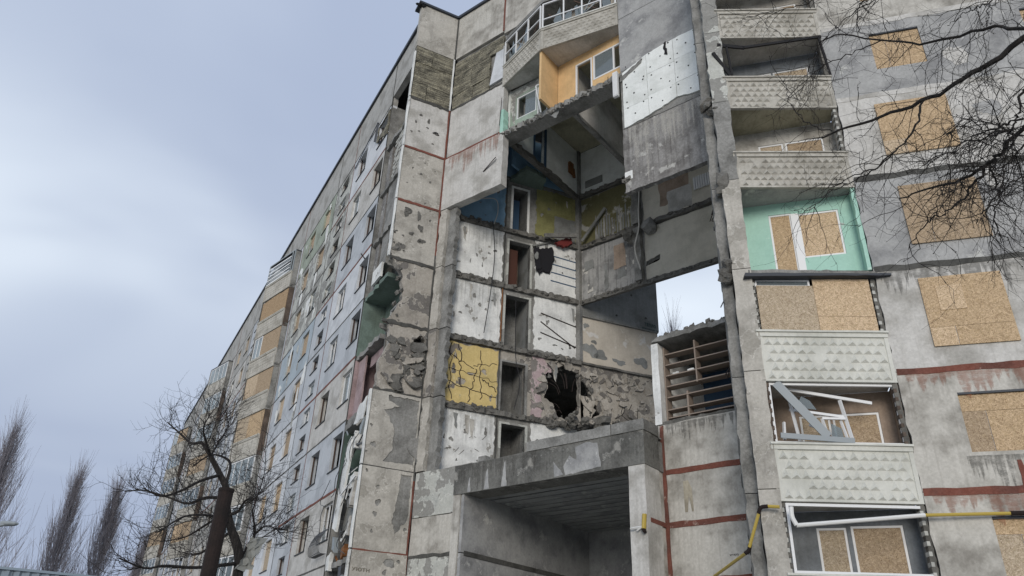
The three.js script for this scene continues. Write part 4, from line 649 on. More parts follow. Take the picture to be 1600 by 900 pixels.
  // burst masonry round the shell hole
  part(b, FWl, 'rubble', Array.from({ length: 60 }, () => { const t = rr(0, 6.28), r = rr(.95, 1.3); return chunk([5.95 + Math.cos(t) * 1.0 * r, Y(2) + 1.2 + Math.sin(t) * 1.1 * r, rr(-.25, .06)], rr(.03, .12)); }), M.broken);
  for (let i = 0; i < 26; i++) { const t = i / 26 * 6.28 + rr(-.1, .1), r = rr(1.08, 1.35); part(b, FWl, 'plate', plate(5.95 + Math.cos(t) * 1.0 * r, Y(2) + 1.2 + Math.sin(t) * 1.12 * r, rr(-.1, .05), rr(.1, .34)), M.mottled); }
  for (let i = 0; i < 60; i++) { const u = 6.9 + 3.2 * Math.pow(rnd(), 1.2); part(b, FWl, 'plate', plate(u, Y(2) + rr(.1, 2.55), rr(-.05, 0), rr(.08, .3) * (1.3 - (u - 7) * .22)), M.mottled); }
  part(b, FWl, 'rubble', Array.from({ length: 70 }, () => chunk([rr(5.2, 9), Y(2) + rr(-.25, .15), rr(.02, .8)], rr(.04, .16))), M.broken);
  for (let i = 0; i < 9; i++) { const t = rr(0, 6.28), c = [5.95 + Math.cos(t) * .85, Y(2) + 1.2 + Math.sin(t)]; part(b, FWl, 'rebar', tube([[c[0], c[1], -.1], [c[0] - Math.cos(t) * .3, c[1] - Math.sin(t) * .25 - .1, .05], [c[0] - Math.cos(t) * .45, c[1] - Math.sin(t) * .4 - .35, .1]], .014, 8, 4), M.rebar); }
  for (let i = 0; i < 14; i++) part(b, FWl, 'concrete_chunk', chunk([rr(5.3, 8.4), Y(2) + rr(-.3, .2), rr(.1, .9)], rr(.1, .3)), i % 3 ? M.broken : M.mottled);
  for (let i = 0; i < 7; i++) { const u = rr(6.7, 10), y = Y(2) + rr(.5, 2.3); part(b, FWl, 'crack', tube([[u, y, -.018], [u + rr(-.3, .3), y - .4, -.016], [u + rr(-.5, .5), y - .8, -.018], [u + rr(-.5, .7), y - 1.2, -.016]], .014, 10, 4), M.black); }

  // ---- back wall of the rooms, two storeys and a corner of a third
  const kp = (k, u0, u1, m, name = 'plaster', z = .02) => part(b, FK, name, ext(rag(rect(u0, u1, Y(k) + .08, Y(k + 1) - .24), .25, .03), .001, z), m);
  for (const k of [4, 5, 6]) {
    const y0 = Y(k), y1 = Y(k + 1) - .02; const hs = k === 4 ? [rag(PX(FK, [[1010, 409], [1032, 397], [1031, 406], [1010, 417]]), .1, .02)] : [];
    part(b, FK, 'inner_wall', ext(rect(-.02, 9.1, y0 + .005, y1), -.22, 0, hs), M.concrete);
    part(b, FK, 'slab_edge', plan(rag([[.0, 0], [9.0, 0], [9.0, .2], [.0, .16]], .16, .06, rnd, [0]), y0 - .2, y0 - .005), M.broken);
    part(b, FK, 'rubble', lumpRow(.2, 6.6, y0 - .05, .14, 26, .09), M.broken);
  }
  kp(4, .05, 2.85, M.peel); part(b, FK, 'plaster', ext(rag(rect(3.3, 9.0, Y(4) + .08, Y(5) - .24), .25, .02), .001, .02, [rag(PX(FK, [[1010, 409], [1032, 397], [1031, 406], [1010, 417]]), .1, .02)]), M.paleBeige); kp(5, .1, 2.95, M.olive); kp(5, 3.3, 9.0, M.paleBeige); kp(6, .0, 9.0, M.foam);
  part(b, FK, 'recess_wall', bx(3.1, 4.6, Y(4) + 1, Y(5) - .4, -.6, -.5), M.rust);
  for (let i = 0; i < 15; i++) { const u = .85 + i * .14, h = rr(.7, 1.5), y = Y(5) + rr(.05, .2); part(b, FK, 'plaster', ext(rag([[u, y], [u + rr(.07, .15), y], [u + rr(.04, .1), y + h], [u + .01, y + h * rr(.8, 1)]], .2, .015), .022, .028), i % 3 ? M.foamGrey : M.peel); } // torn wallpaper
  for (const [u, y, w, h, m] of [[1.75, Y(4) + 1.05, .62, 1.2, M.rose], [.25, Y(4) + 1.45, .5, .5, M.foamGrey], [1.9, Y(4) + .55, .45, .45, M.foamGrey], [.4, Y(4) + .3, .3, 1.4, M.peel], [1.25, Y(4) + .2, .2, 1.3, M.foamGrey]]) part(b, FK, 'plaster', ext(rag([[u, y], [u + w, y + .05], [u + w * .9, y + h], [u + .04, y + h]], .2, .03), .022, .03 + rr(0, .03)), m);
  { const c = hit(FK, 1045, 290); part(b, FK, 'plaster', ext(rag(rect(c[0] - .1, c[0] + 1.0, Y(5) + .1, Y(5) + 1.2), .25, .04), .021, .027), M.plaster); part(b, FK, 'plaster', ext(rag(rect(4.1, 5.5, Y(5) + .6, Y(6) - .3), .3, .06), .021, .026), M.rose); }
  // column and hanging pipe between the two rooms
  for (const k of [4, 5]) part(b, FK, 'column', ext(rag(rect(2.9, 3.22, Y(k) + .02, Y(k + 1) - .2), .25, .04, rnd, [0, 2]), .0, .3), M.concrete);
  part(b, FK, 'pipe', tube([[3.45, Y(6) - .2, .4], [3.3, Y(5) + .6, .42], [3.28, Y(5) - .4, .45], [3.05, Y(4) + 1.5, .45], [3.25, Y(4) + .4, .42]], .03, 30, 6), M.cableWhite);
  part(b, FK, 'concrete_chunk', chunk([3.65, Y(5) - .35, .25], .4), M.concrete); part(b, FK, 'concrete_chunk', chunk([2.75, Y(5) - .6, .35], .35), M.broken);
  { const o = part(b, FK, 'radiator', bx(5.75, 6.5, Y(5) + .75, Y(5) + 1.3, .04, .1), M.whiteFrame); for (let i = 0; i < 7; i++) part(o, FK, 'fin', bx(5.77 + i * .105, 5.84 + i * .105, Y(5) + .72, Y(5) + 1.34, .1, .14), M.whiteFrame); }
  part(b, FK, 'beam', bar([.3, Y(5) + .1, .3], [1.5, Y(5) + 1.5, .2], .14, .05), M.foamGrey, 'fallen pale board leaning in the corner');
  part(b, FK, 'column', bx(-.14, .1, Y(3), Y(7), .0, .22), M.concrete);

  // ---- upper room whose floor fell: side wall with blue door frame, ceiling, hanging partition
  {
    const y0 = Y(6), y1 = Y(7) - .21, n = part(b, FN, 'inner_wall', ext(rag(rect(-5.35, -.02, y0 - .02, y1), .25, .03, rnd, [1, 2]), -.14, 0, [rect(-3.55, -2.85, y0 + .05, y0 + 2.1)]), M.foam);
    part(n, FN, 'door_frame', [bx(-3.65, -3.55, y0 + .02, y0 + 2.2, -.16, .04), bx(-2.85, -2.7, y0 + .02, y0 + 2.2, -.16, .04), bx(-3.55, -2.85, y0 + 2.1, y0 + 2.2, -.16, .037)], M.blueDoor); part(n, FN, 'recess_wall', bx(-3.8, -2.4, y0, y1, -1.1, -1.0), M.blue);
    part(n, FN, 'slab_edge', plan(rag([[-5.3, -.14], [-.05, -.14], [-.05, .12], [-5.3, .1]], .16, .06, rnd, [0]), y0 - .24, y0 - .025), M.broken);
    part(n, FN, 'box', [bx(-.95, -.65, y0 + .9, y0 + 1.5, .003, .12)], M.wood); part(n, FN, 'shelf', bar([-.6, y0 + .75, .1], [-.7, y0 + 1.2, .12], .16, .08), M.wood);
    const pts = [FN.pt(-5.4, .0), FBp.pt(9.0, -.71), FBp.pt(12.3, -.72), FK.pt(9.05, -.2), FK.pt(-.02, -.2)];
    part(b, WORLD, 'floor_slab', plan(pts, Y(7) - .2, Y(7) - .003), M.ceil); part(b, WORLD, 'floor_slab', plan([V2, FBp.pt(12.3, -.32), FK.pt(9.05, 0), C0].map((p, i) => i === 0 ? FBp.pt(.2, -.36) : p), Y(8) + .2, Y(8) + .4), M.concrete); part(b, WORLD, 'roof', plan([FBp.pt(.2, -.36), FBp.pt(12.3, -.32), FK.pt(9.05, 0), C0], 31, 31.2), M.concrete);
    part(b, FBp, 'partition', ext(rag(rect(0, 5.05, y0 - .02, y1), .25, .04, rnd, [1, 2, 3]), -.1, 0).applyMatrix4(new THREE.Matrix4().makeRotationY(Math.PI / 2)).translate(6.42, 0, -.72), M.plaster);
    part(b, FBp, 'beam', bx(6.28, 6.45, y0 - .2, y0 - .025, -5.7, -.72), M.concrete);
    part(b, FK, 'vent', bx(.35, 1.3, y0 + .35, y0 + .75, .021, .04), M.foamGrey);
    // remnant of the floor in the wedge behind the left bay
    part(b, FWl, 'floor_slab', plan(rag([[3.1, .02], [4.7, .02], [4.5, .9], [3.4, 1.2]], .2, .06, rnd, [0]), Y(6) - .22, Y(6) - .02), M.teal); { const w = part(b, FWl, 'inner_wall', bx(.3, 6.55, Y(6) + .0, Y(7) - .22, -.26, 0), M.concrete); part(w, FWl, 'plaster', ext(rag(rect(1.2, 6.4, Y(6) + .05, Y(7) - .3), .3, .02), .001, .02), M.blue); }
  }
  { const c = hit(FWl, 875, 370); part(b, FWl, 'beam', bar([4.7, Y(5) - .1, .4], [6.2, Y(5) + .25, .5], .18, .12), M.concrete); }

  // ---- lower right bay: book room and the panels under it
  const uE = 9.62;
  for (const [y0, y1] of [[0, Y(-1)], [Y(-1), 4.62], [4.62, Y(0)], [Y(0), 7.46], [7.46, Y(1)]]) part(b, FBp, 'wall_panel', ext(rag(rect(uE - .9, uD - .12, y0 + .008, y1 - .008), .3, .02, rnd, y1 === Y(1) ? [0, 1, 3] : [0, 1, 2, 3]), -.3, 0), M.cream);
  for (const y of [4.62, Y(0), 7.46]) part(b, FBp, 'joint', ext(rag(rect(uE - .85, uD - .16, y - .075, y + .07), .3, .016), -.05, .014), M.seamRed);
  part(b, FBp, 'joint', ext(rag(rect(uD - .34, uD - .11, 0, Y(1) - .05), .2, .05, rnd, [0, 2]), .001, .02), M.mortar);
  coat(b, FBp, 'stain', [[uE + .3, Y(1) - .6], [uD - .4, Y(1) - .6], [uD - .4, Y(1) - .03], [uE + .3, Y(1) - .03]], .004, MR.dark);
  { const c = hit(FBp, 1075, 770); part(b, FBp, 'plaster', ext([[c[0] - .12, c[1] - .5], [c[0] - .04, c[1] - .5], [c[0] + .02, c[1] - .05], [c[0] + .08, c[1] - .5], [c[0] + .13, c[1] - .5], [c[0] + .12, c[1] + .1], [c[0] + .02, c[1] + .34], [c[0] - .12, c[1] + .32]], .001, .006), M.warmPanel); }
  coat(b, FBp, 'print', PX(FBp, [[1140, 870], [1176, 867], [1175, 862], [1139, 865]], .006), .006, printMat([['УТЕП', 4, 50, 50], ['НЕ', 205, 50, 50]], 0x26262a, 300, 64));
  part(b, FBp, 'slab', ext(rag([[uE, Y(2) - .2], [uD - .15, Y(2) - .2], [uD - .15, Y(2) - .02], [uE + .9, Y(2) - .03], [uE + .2, Y(2) - .08]], .18, .04), -3.2, .03), M.concrete); part(b, FBp, 'rubble', lumpRow(uE + .2, uD - .2, Y(2) - .02, -.02, 12, .07), M.broken);
  part(b, FBp, 'slab', ext(rag(rect(uE, uD - .15, Y(1) - .04, Y(1) + .1), .2, .03), -3.2, -.05), M.broken);
  part(b, FBp, 'partition', ext(rag(rect(uE - .02, uE + .2, Y(1) + .02, Y(2) - .25), .4, .015), -3, -.02), M.white);
  part(b, FBp, 'inner_wall', bx(uE - .02, uD, Y(1) - .1, Y(2) - .2, -3.3, -3.1), M.blueDoor); part(b, FBp, 'partition', bx(uD - .15, uD, Y(1), Y(2) - .2, -3.1, -.3), M.beige);
  part(b, FBp, 'inner_wall', bx(10.9, 12, Y(1) + .1, Y(1) + 1.2, -3.09, -3.05), M.lime);
  // torn pier between the hole and the loggias
  for (let k = 1; k <= 3; k++) { part(b, FBp, 'pier', ext(rag(rect(uD - .16, uD + .28, Y(k) + .01, Y(k + 1) + .02), .18, .06, rnd, [0, 2]), -1.6, .0), k === 1 ? M.flakedgrey : M.scratched); for (let i = 0; i < 5; i++) part(b, FBp, 'rebar', bar([uD - .1, Y(k) + rr(.3, 2.5), -.3], [uD - rr(.3, .55), Y(k) + rr(.3, 2.5), rr(-.3, .1)], .022), M.rebar); }
  part(b, FBp, 'pier', ext(rag(rect(uD - .1, uD + .25, Y(4), Y(4) + .7), .18, .08), -1.2, -.35), M.broken);
  for (let i = 0; i < 12; i++) part(b, FBp, 'concrete_chunk', chunk([uD + rr(-.15, .2), Y(2) + rr(-.1, .3) + (i % 3) * 2.7, rr(-.3, .05)], rr(.1, .22)), M.broken);

  // ---- wall and portal of the drive-through
  for (const [y0, y1, m] of [[0, Y(-1), M.cream], [Y(-1), Y(0) - .1, M.flakedgrey], [Y(0) - .1, Y(0) + 1.2, M.cream], [Y(0) + 1.2, Y(1) - .02, M.flakedgrey]]) part(b, FBp, 'wall_panel', ext(rag(rect(.06, 3.08, y0 + .01, y1 - .01), .4, .012), -.3, 0), m);
  for (const y of [Y(0) - .1, Y(-1)]) part(b, FBp, 'joint', ext(rag(rect(.08, 3.0, y - .05, y + .06), .3, .03), -.05, .012), M.mortar);
  const zf = 1.1, pl = 2.95, pr = 9.8, yl = 7.47, yt = 8.4;
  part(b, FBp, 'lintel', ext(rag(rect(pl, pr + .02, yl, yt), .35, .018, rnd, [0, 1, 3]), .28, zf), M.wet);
  coat(b, FBp, 'stain', [[pl + .1, yl + .02], [6.2, yl + .02], [6.2, yt - .02], [pl + .1, yt - .02]], zf + .004, MR.dark);
  const sx = 3.213, lim = [[[160, 745], [195, 765], [190, 700], [240, 672], [300, 680], [318, 800], [140, 860], [130, 800]], [[80, 775], [128, 840], [85, 862]]]; // pale lime runs
  for (const q of lim) part(b, FBp, 'plaster', ext(rag(q.map(([x, y]) => hit(FBp, 840 + x / sx, 480 + y / sx, zf)).map(([u, v]) => [u, clamp(v, yl + .03, yt - .05)]), .15, .02), zf + .001, zf + .006), M.smooth);
  for (const [x, w, h] of [[733, .14, .5], [760, .2, .65], [787, .22, .8]]) { const c = hit(FBp, x, 762, zf); part(b, FBp, 'plaster', ext(rag([[c[0] - w / 2, yl + .02], [c[0] + w / 2, yl + .02], [c[0] + w * .1, yl + h], [c[0] - w * .1, yl + h * .9]], .12, .015), zf + .001, zf + .006), M.smooth); }
  part(b, FBp, 'portal_pier', ext(rag(rect(pl, pl + .29, 0, yl - .005), .5, .012, rnd, [0, 2]), .29, zf - .02), M.cream);
  part(b, FBp, 'portal_pier', ext(rag(rect(pr - .5, pr, 0, yl - .005), .5, .012, rnd, [0, 2]), .29, zf - .02), M.plaster); part(b, FBp, 'portal_wall', bx(pr - .36, pr - .03, 0, yl - .006, -.1, .288), M.cream);
  part(b, FBp, 'portal_wall', bx(pr - .4, pr + .01, yl - .004, yt - .1, -.1, .279), M.concrete); part(b, FBp, 'joint', bx(pr - .028, pr + .012, Y(0) - .07, Y(0) + .05, .0, .9), M.seamRed);
  part(b, FBp, 'joint', ext(rag(rect(pr - .03, pr + .07, 0, Y(1) - .05), .3, .015, rnd, [0, 2]), .015, .05), M.seamRed);
  part(b, FBp, 'lintel', bx(pl, pr, yt - .001, yt + .04, -.2, .26), M.concrete); part(b, FBp, 'roof_deck', bx(pl - 2.5, pr, Y(1) - .35, Y(1) - .22, -6, -.31), M.concrete);
  // passage: ceiling boards run across it
  for (let i = 0; i < 14; i++) { const e = rr(0, .012); part(b, FBp, 'ceiling_board', ext(rag(rect(pl + .43, pr - .41, -.375, 0), .6, .014), 0, .012).rotateX(Math.PI / 2).translate(0, yl + .06 + e, .2 - i * .45).rotateY(0), M.plank); }
  part(b, FBp, 'ceiling', bx(pl + .2, pr - .2, yl + .55, yl + .7, -6.2, .25), M.concrete);
  for (const [y0, y1] of [[0, Y(-1) + .4], [Y(-1) + .43, Y(0) - .35], [Y(0) - .32, yl + .08]]) { part(b, FBp, 'passage_wall', bx(pl + .31, pl + .42, y0, y1, -6, zf - .06), M.smooth); part(b, FBp, 'passage_wall', bx(pl + .15, pr, y0, y1, -6.3, -6.05), M.smooth); }
  part(b, FBp, 'passage_wall', bx(pr - .4, pr - .2, 0, yl, -6, -.15), M.smooth);
  for (const y of [Y(-1) + .415, Y(0) - .335]) part(b, FBp, 'joint', plan(rag([[pl + .421, .9], [pl + .45, .9], [pl + .45, -6], [pl + .421, -6]], .3, .006), y - .07, y + .07), M.mortar);
  coat(b, FA_, 'print', PX(FA_, [[548, 893], [592, 899], [593, 889], [549, 883]], .045), .045, printMat([['УЮТН ●', 6, 56, 58]], 0x6e6a60, 260, 72));
}
// ================================================================ loose things in and on the ruin
{
  const u0 = 9.86, u1 = 12.05, y0 = Y(1) + .12, zf = -.28, zr = -.58;
  const t = thing('bookshelf', 'tall open wooden shelving unit with pale edges standing in the torn-open room', 'shelf', [...FBp.pt(10.9, -.5)].length ? [FBp.pt(10.9, -.5)[0], y0, FBp.pt(10.9, -.5)[1]] : 0);
  for (const u of [u0, mix(u0, u1, .46), u1 - .06]) { const o = part(t, FBp, 'upright', bx(u, u + .035, u === u0 || u > 11.5 ? y0 : y0 + 1.05, Y(2) - .32, zr, zf), M.shelfFront); part(o, FBp, 'edge', bx(u - .003, u + .038, u === u0 || u > 11.5 ? y0 : y0 + 1.05, Y(2) - .32, zf + .001, zf + .02), M.shelfFront); }
  part(t, FBp, 'upright', bx(mix(u0, u1, .3), mix(u0, u1, .3) + .05, y0, y0 + .85, zr, zf), M.shelfFront);
  [.12, .36, .74, 1.08, 1.42, 1.76, 2.1].forEach((h, i) => { const a = i === 1 ? mix(u0, u1, .02) : u0 + .055; const o = part(t, FBp, 'shelf_board', bx(a, u1 - .065, y0 + h, y0 + h + .024, zr, zf - .005), M.shelfFront); part(o, FBp, 'edge', bx(a, u1 - .065, y0 + h - .003, y0 + h + .028, zf - .004, zf + .012), M.shelfFront); });
  part(t, FBp, 'back_rail', [bar([u1 - .3, y0 + .9, -1.3], [u1 + .05, y0 + 2.1, -1.3], .05), bar([u1 - .15, y0, -1.2], [u1 - .05, y0 + 2.1, -1.2], .05)], M.wood);
  for (const [f, h, w, lb] of [[.08, 1.447, .2, 'pile of loose white papers beside the shelf unit\'s white end wall'], [.3, 1.447, .2, 'pile of loose white papers beside the middle upright of the shelves']]) solo('paper_pile', lb, 'papers', FBp, ext(rag(rect(mix(u0, u1, f) + .06, mix(u0, u1, f) + .06 + w, y0 + h, y0 + h + .08), .06, .015), -.6, -.34), M.white, 'papers left on the bookshelf');
}
// clothes still hanging on the white party wall
{
  const c = PX(FWl, [[838, 390], [862, 387], [866, 405], [858, 428], [848, 424], [842, 430], [836, 410]], .06);
  const t = thing('hanging_clothes', 'dark jackets hanging from a rail on the white inner wall', 'clothes', [FWl.pt(4.8, .1)[0], c[3][1], FWl.pt(4.8, .1)[1]]);
  part(t, FWl, 'jacket', ext(rag(c, .1, .04), .03, .14, [], .03), M.cloth); part(t, FWl, 'jacket', ext(rag(PX(FWl, [[834, 388], [842, 386], [846, 420], [838, 424]], .1), .1, .04), .06, .18, [], .03), M.cloth); part(t, FWl, 'bag', ext(blob(...hit(FWl, 838, 400, .18), .1, .18, 12, .2), .18, .23), M.foamGrey);
  part(t, FWl, 'rail', bar([...hit(FWl, 832, 384, .08), .08], [...hit(FWl, 886, 374, .08), .1], .07, .03), M.foamGrey);
  solo('red_cloth', 'crumpled dark red cloth lying on the broken floor edge', 'cloth', FWl, [ext(rag(PX(FWl, [[866, 380], [890, 373], [893, 382], [880, 388]], .2), .1, .05), .15, .3)], M.clothRed);
}
// broken blocks on the drive-through's beam
for (const [a, c, h, z] of [[3.9, 4.2, .16, .5], [5.85, 8.8, .3, .35], [8.83, 9.86, .3, .3]]) solo('concrete_block', a < 5 ? 'small broken concrete slab lying at the end of the portal beam' : a < 8 ? 'long weathered concrete slab lying along the portal beam' : 'short end slab on the portal beam beside the book room', 'slab', FBp, ext(rag(rect(a, c, 8.405, 8.405 + h), .3, .025, rnd, [0]), z, 1.08 + (a > 5 ? .05 : 0)), M.concrete);
// cables dangling over the hole
for (const [pts, r, m, lb] of [
  [[[770, 345], [773, 395], [766, 460], [756, 520]], .018, M.cable, 'long thin black cable hanging in front of the white inner walls'],
  [[[806, 470], [806, 560], [812, 600], [803, 640]], .014, M.cable, 'dark wire hanging beside the stacked doorways'],
  [[[745, 310], [775, 312], [778, 330], [772, 350]], .02, M.cableWhite, 'pale wire loop hanging from the blue wall']]) solo('cable', lb, 'cable', WORLD, tube(pts.map(([x, y]) => { const h = hit(FWl, x, y, .35), p = FWl.pt(h[0], .35); return new THREE.Vector3(p[0], h[1], p[1]); }), r, 40, 5), m);
// gas pipe along the lower floors
{
  const zP = 1.0, P = (x, y, F = FR, z = .85) => { const h = hit(F, x, y, z), p = F.pt(h[0], z); return new THREE.Vector3(p[0], h[1], p[1]); };
  const t = thing('gas_pipe', 'yellow and white gas pipe running along the wall under the balconies', 'pipe', [FR.pt(-3, .8)[0], 0, FR.pt(-3, .8)[1]]);
  part(t, WORLD, 'yellow_run', tube([P(1110, 905, FBp, .25), P(1166, 864, FR, .55)], .036, 4, 8), M.yellowPipe); part(t, WORLD, 'elbow', tube([P(1164, 865, FR, .54), P(1170, 860, FR, .57), P(1172, 850, FR, .6)], .043, 8, 8), M.rust);
  part(t, WORLD, 'yellow_run', tube([P(1171, 855, FR, .6), P(1186, 800, FR, .8)], .036, 4, 8), M.yellowPipe); part(t, WORLD, 'elbow', tube([P(1185, 802, FR, .8), P(1189, 793, FR, .84), P(1200, 791, FR, .86)], .044, 8, 8), M.rust);
  part(t, WORLD, 'yellow_run', tube([P(1198, 791, FR, .86), P(1218, 792, FR, .9)], .036, 4, 8), M.yellowPipe);
  part(t, WORLD, 'white_run', tube([P(1244, 821, FR, .9), P(1445, 805, FR, .2)], .045, 6, 8), M.whitePipe); part(t, WORLD, 'white_run', tube([P(1236, 792, FR, .9), P(1238, 808, FR, .9), P(1245, 821, FR, .9)], .05, 8, 8), M.whitePipe);
  part(t, WORLD, 'yellow_run', tube([P(1442, 805, FR, .2), P(1580, 802, FR, .12)], .036, 6, 8), M.yellowPipe); part(t, WORLD, 'dark_run', tube([P(1579, 802, FR, .12), P(1640, 800, FR, .12)], .048, 6, 8), M.rust);
  const g = thing('gas_valve', 'short yellow pipe stub with white valve on the portal pier', 'valve', [FBp.pt(9.6, 1.1)[0], 5, FBp.pt(9.6, 1.1)[1]]);
  part(g, WORLD, 'stub', tube([P(1007, 803, FBp, 1.15), P(1006, 826, FBp, 1.15)], .06, 4, 8), M.yellowPipe); part(g, WORLD, 'elbow', chunk([P(1006, 829, FBp, 1.15)].flatMap(v => [v.x, v.y, v.z]), .08), M.rust); part(g, WORLD, 'handle', [bar(P(985, 826, FBp, 1.18).toArray(), P(1003, 823, FBp, 1.18).toArray(), .04), bar(P(995, 829, FBp, 1.18).toArray(), P(1003, 823, FBp, 1.18).toArray(), .03)], M.whitePipe);
}

// ================================================================ trees
class Wood { // collects tapered limbs
  constructor() { this.p = []; this.n = []; }
  limb(pts, r0, r1, n = 5) {
    const rings = []; let prev = null;
    for (let i = 0; i < pts.length; i++) {
      const d = (i + 1 < pts.length ? pts[i + 1].clone().sub(pts[i]) : pts[i].clone().sub(pts[i - 1])).normalize();
      let a = prev ? prev.clone().sub(d.clone().multiplyScalar(prev.dot(d))) : new THREE.Vector3(d.y, d.z, -d.x).cross(d); if (a.lengthSq() < 1e-6) a.set(1, 0, 0); a.normalize(); prev = a; const b = d.clone().cross(a), r = mix(r0, r1, i / (pts.length - 1)), row = [];
      for (let k = 0; k < n; k++) { const t = k / n * 6.2832; row.push(pts[i].clone().addScaledVector(a, Math.cos(t) * r).addScaledVector(b, Math.sin(t) * r)); } rings.push(row);
    }
    for (let i = 0; i + 1 < rings.length; i++) for (let k = 0; k < n; k++) { const A = rings[i][k], B = rings[i][(k + 1) % n], C = rings[i + 1][(k + 1) % n], D = rings[i + 1][k]; for (const v of [A, B, C, A, C, D]) this.p.push(v.x, v.y, v.z); }
  }
  geo() { const g = new THREE.BufferGeometry(); g.setAttribute('position', new THREE.Float32BufferAttribute(this.p, 3)); g.setAttribute('uv', new THREE.Float32BufferAttribute(new Float32Array(this.p.length / 3 * 2), 2)); return g; }
}
// a twig that forks again and again
function twig(W, q, p, d, len, r, depth, opt) {
  const n = depth > 1 ? 5 : 4, pts = [p.clone()]; let c = p.clone(), dir = d.clone().normalize();
  for (let i = 0; i < n; i++) { dir.add(new THREE.Vector3((q() - .5), (q() - .5) + opt.up, (q() - .5)).multiplyScalar(opt.wig)).normalize(); c = c.clone().addScaledVector(dir, len / n); pts.push(c); }
  W.limb(pts, r, r * .55, depth > 2 ? 5 : r > .008 ? 4 : 3);
  if (opt.knob && q() < opt.knob) W.limb([c, c.clone().addScaledVector(dir, r * 2.2)], r * 1.5, r * .5, 4);
  if (depth <= 0) return;
  const kids = opt.kids[0] + Math.floor(q() * (opt.kids[1] - opt.kids[0] + 1));
  for (let i = 0; i < kids; i++) {
    const t = (i + .4 + q() * .6) / kids, s = Math.min(n - 1, Math.floor(t * n)), o = pts[s].clone().lerp(pts[s + 1], q());
    const side = new THREE.Vector3(q() - .5, q() - .5 + opt.up, q() - .5).normalize(), nd = dir.clone().multiplyScalar(opt.fwd).add(side).normalize();
    twig(W, q, o, nd, len * (opt.shrink + (q() - .5) * .25), r * .6, depth - 1, opt);
  }
}
function alongTwigs(W, q, pts, count, len, r, depth, opt, from = .1) { for (let i = 0; i < count; i++) { const t = mix(from, 1, q()) * (pts.length - 1), s = Math.min(pts.length - 2, Math.floor(t)), o = pts[s].clone().lerp(pts[s + 1], t - s), d = pts[s + 1].clone().sub(pts[s]).normalize().multiplyScalar(opt.fwd).add(new THREE.Vector3(q() - .5, q() - .5 + opt.up, q() - .5).normalize()); twig(W, q, o, d, len * (.6 + q() * .7), r, depth, opt); } }
const smoothPts = (pts, n) => new THREE.CatmullRomCurve3(pts, false, 'centripetal').getPoints(n);
// crooked bare tree in front of the left wing
{
  const q = rngOf(991), D = 11.5, P = (x, y, k = 0) => at3(x, y, D + k), base = P(373, 900); base.y = 0;
  const t = thing('bare_tree', 'crooked leafless dark tree in front of the left wing, its limbs spread wide', 'tree', [base.x, 0, base.z]);
  const trunk = new Wood(), Wd = new Wood(), opt = { up: .1, wig: .5, kids: [2, 4], shrink: .66, fwd: .9 };
  const main = smoothPts([base, P(373, 893), P(371, 855), P(362, 829), P(355, 798), P(353, 762), P(344, 742), P(329, 713)], 24); trunk.limb(main, .075, .036, 8);
  const limbs = [
    [[[329, 713, 0], [315, 692, .1], [300, 693, .3], [282, 678, .5], [262, 660, .8]], .042], [[[329, 713, 0], [322, 690, -.3], [318, 668, -.5], [330, 645, -.6]], .03], [[[353, 757, 0], [360, 725, .2], [346, 713, .5], [326, 712, .8], [300, 730, 1]], .035], [[[344, 742, 0], [312, 752, -.4], [280, 768, -.7], [250, 775, -.9], [225, 763, -1]], .035],
    [[[353, 778, 0], [320, 778, .3], [293, 787, .6], [260, 776, .9], [222, 766, 1.2], [195, 768, 1.4]], .035], [[[357, 805, 0], [372, 799, -.2], [385, 781, -.4], [407, 778, -.6]], .034], [[[372, 890, 0], [389, 851, .2], [398, 835, .3], [394, 798, .4]], .05], [[[371, 880, 0], [340, 884, -.3], [300, 887, -.6], [255, 884, -.9], [227, 888, -1.1], [186, 872, -1.3]], .04],
    [[[355, 800, 0], [325, 818, .5], [292, 838, .8], [262, 845, 1]], .03], [[[358, 815, 0], [325, 805, -.6], [285, 808, -1], [250, 830, -1.2]], .028], [[[394, 800, .4], [404, 770, .5], [412, 745, .6], [415, 720, .7]], .018], [[[398, 835, .3], [415, 822, .1], [430, 826, 0], [440, 835, 0]], .02], [[[362, 829, 0], [335, 850, .3], [310, 866, .5], [280, 862, .8]], .028], [[[329, 713, 0], [342, 690, .3], [356, 665, .4], [352, 640, .5]], .022]];
  for (const [l, r] of limbs) { const pts = smoothPts(l.map(([x, y, k]) => P(x, y, k)), 16); trunk.limb(pts, r * .72, r * .22, 6); alongTwigs(Wd, q, pts, 24, .42, .0048, 2, opt, .1); }
  part(t, WORLD, 'trunk', trunk.geo(), M.bark); const cr = part(t, WORLD, 'crown', Wd.geo(), M.bark); cr.userData.kind = 'stuff';
  const sheet = thing('plastic_sheet', 'torn grey plastic sheet caught in the crotch of the crooked tree', 'sheet', [P(390, 870).x, P(390, 885).y, P(390, 870).z]);
  part(sheet, WORLD, 'sheet', (() => { const a = [], rows = 9, cols = 7; const g = new THREE.PlaneGeometry(.2, .42, cols, rows), p = g.attributes.position; for (let i = 0; i < p.count; i++) { const x = p.getX(i), y = p.getY(i); p.setXYZ(i, x + .25 * y + (hash2(i, 3, 7) - .5) * .07, y + (hash2(i, 4, 7) - .5) * .06, Math.sin(x * 26 + y * 9) * .05 + (hash2(i, 5, 7) - .5) * .04); } const c = P(391, 866, -.15); g.translate(c.x, c.y, c.z); return g; })(), M.tarp);
}
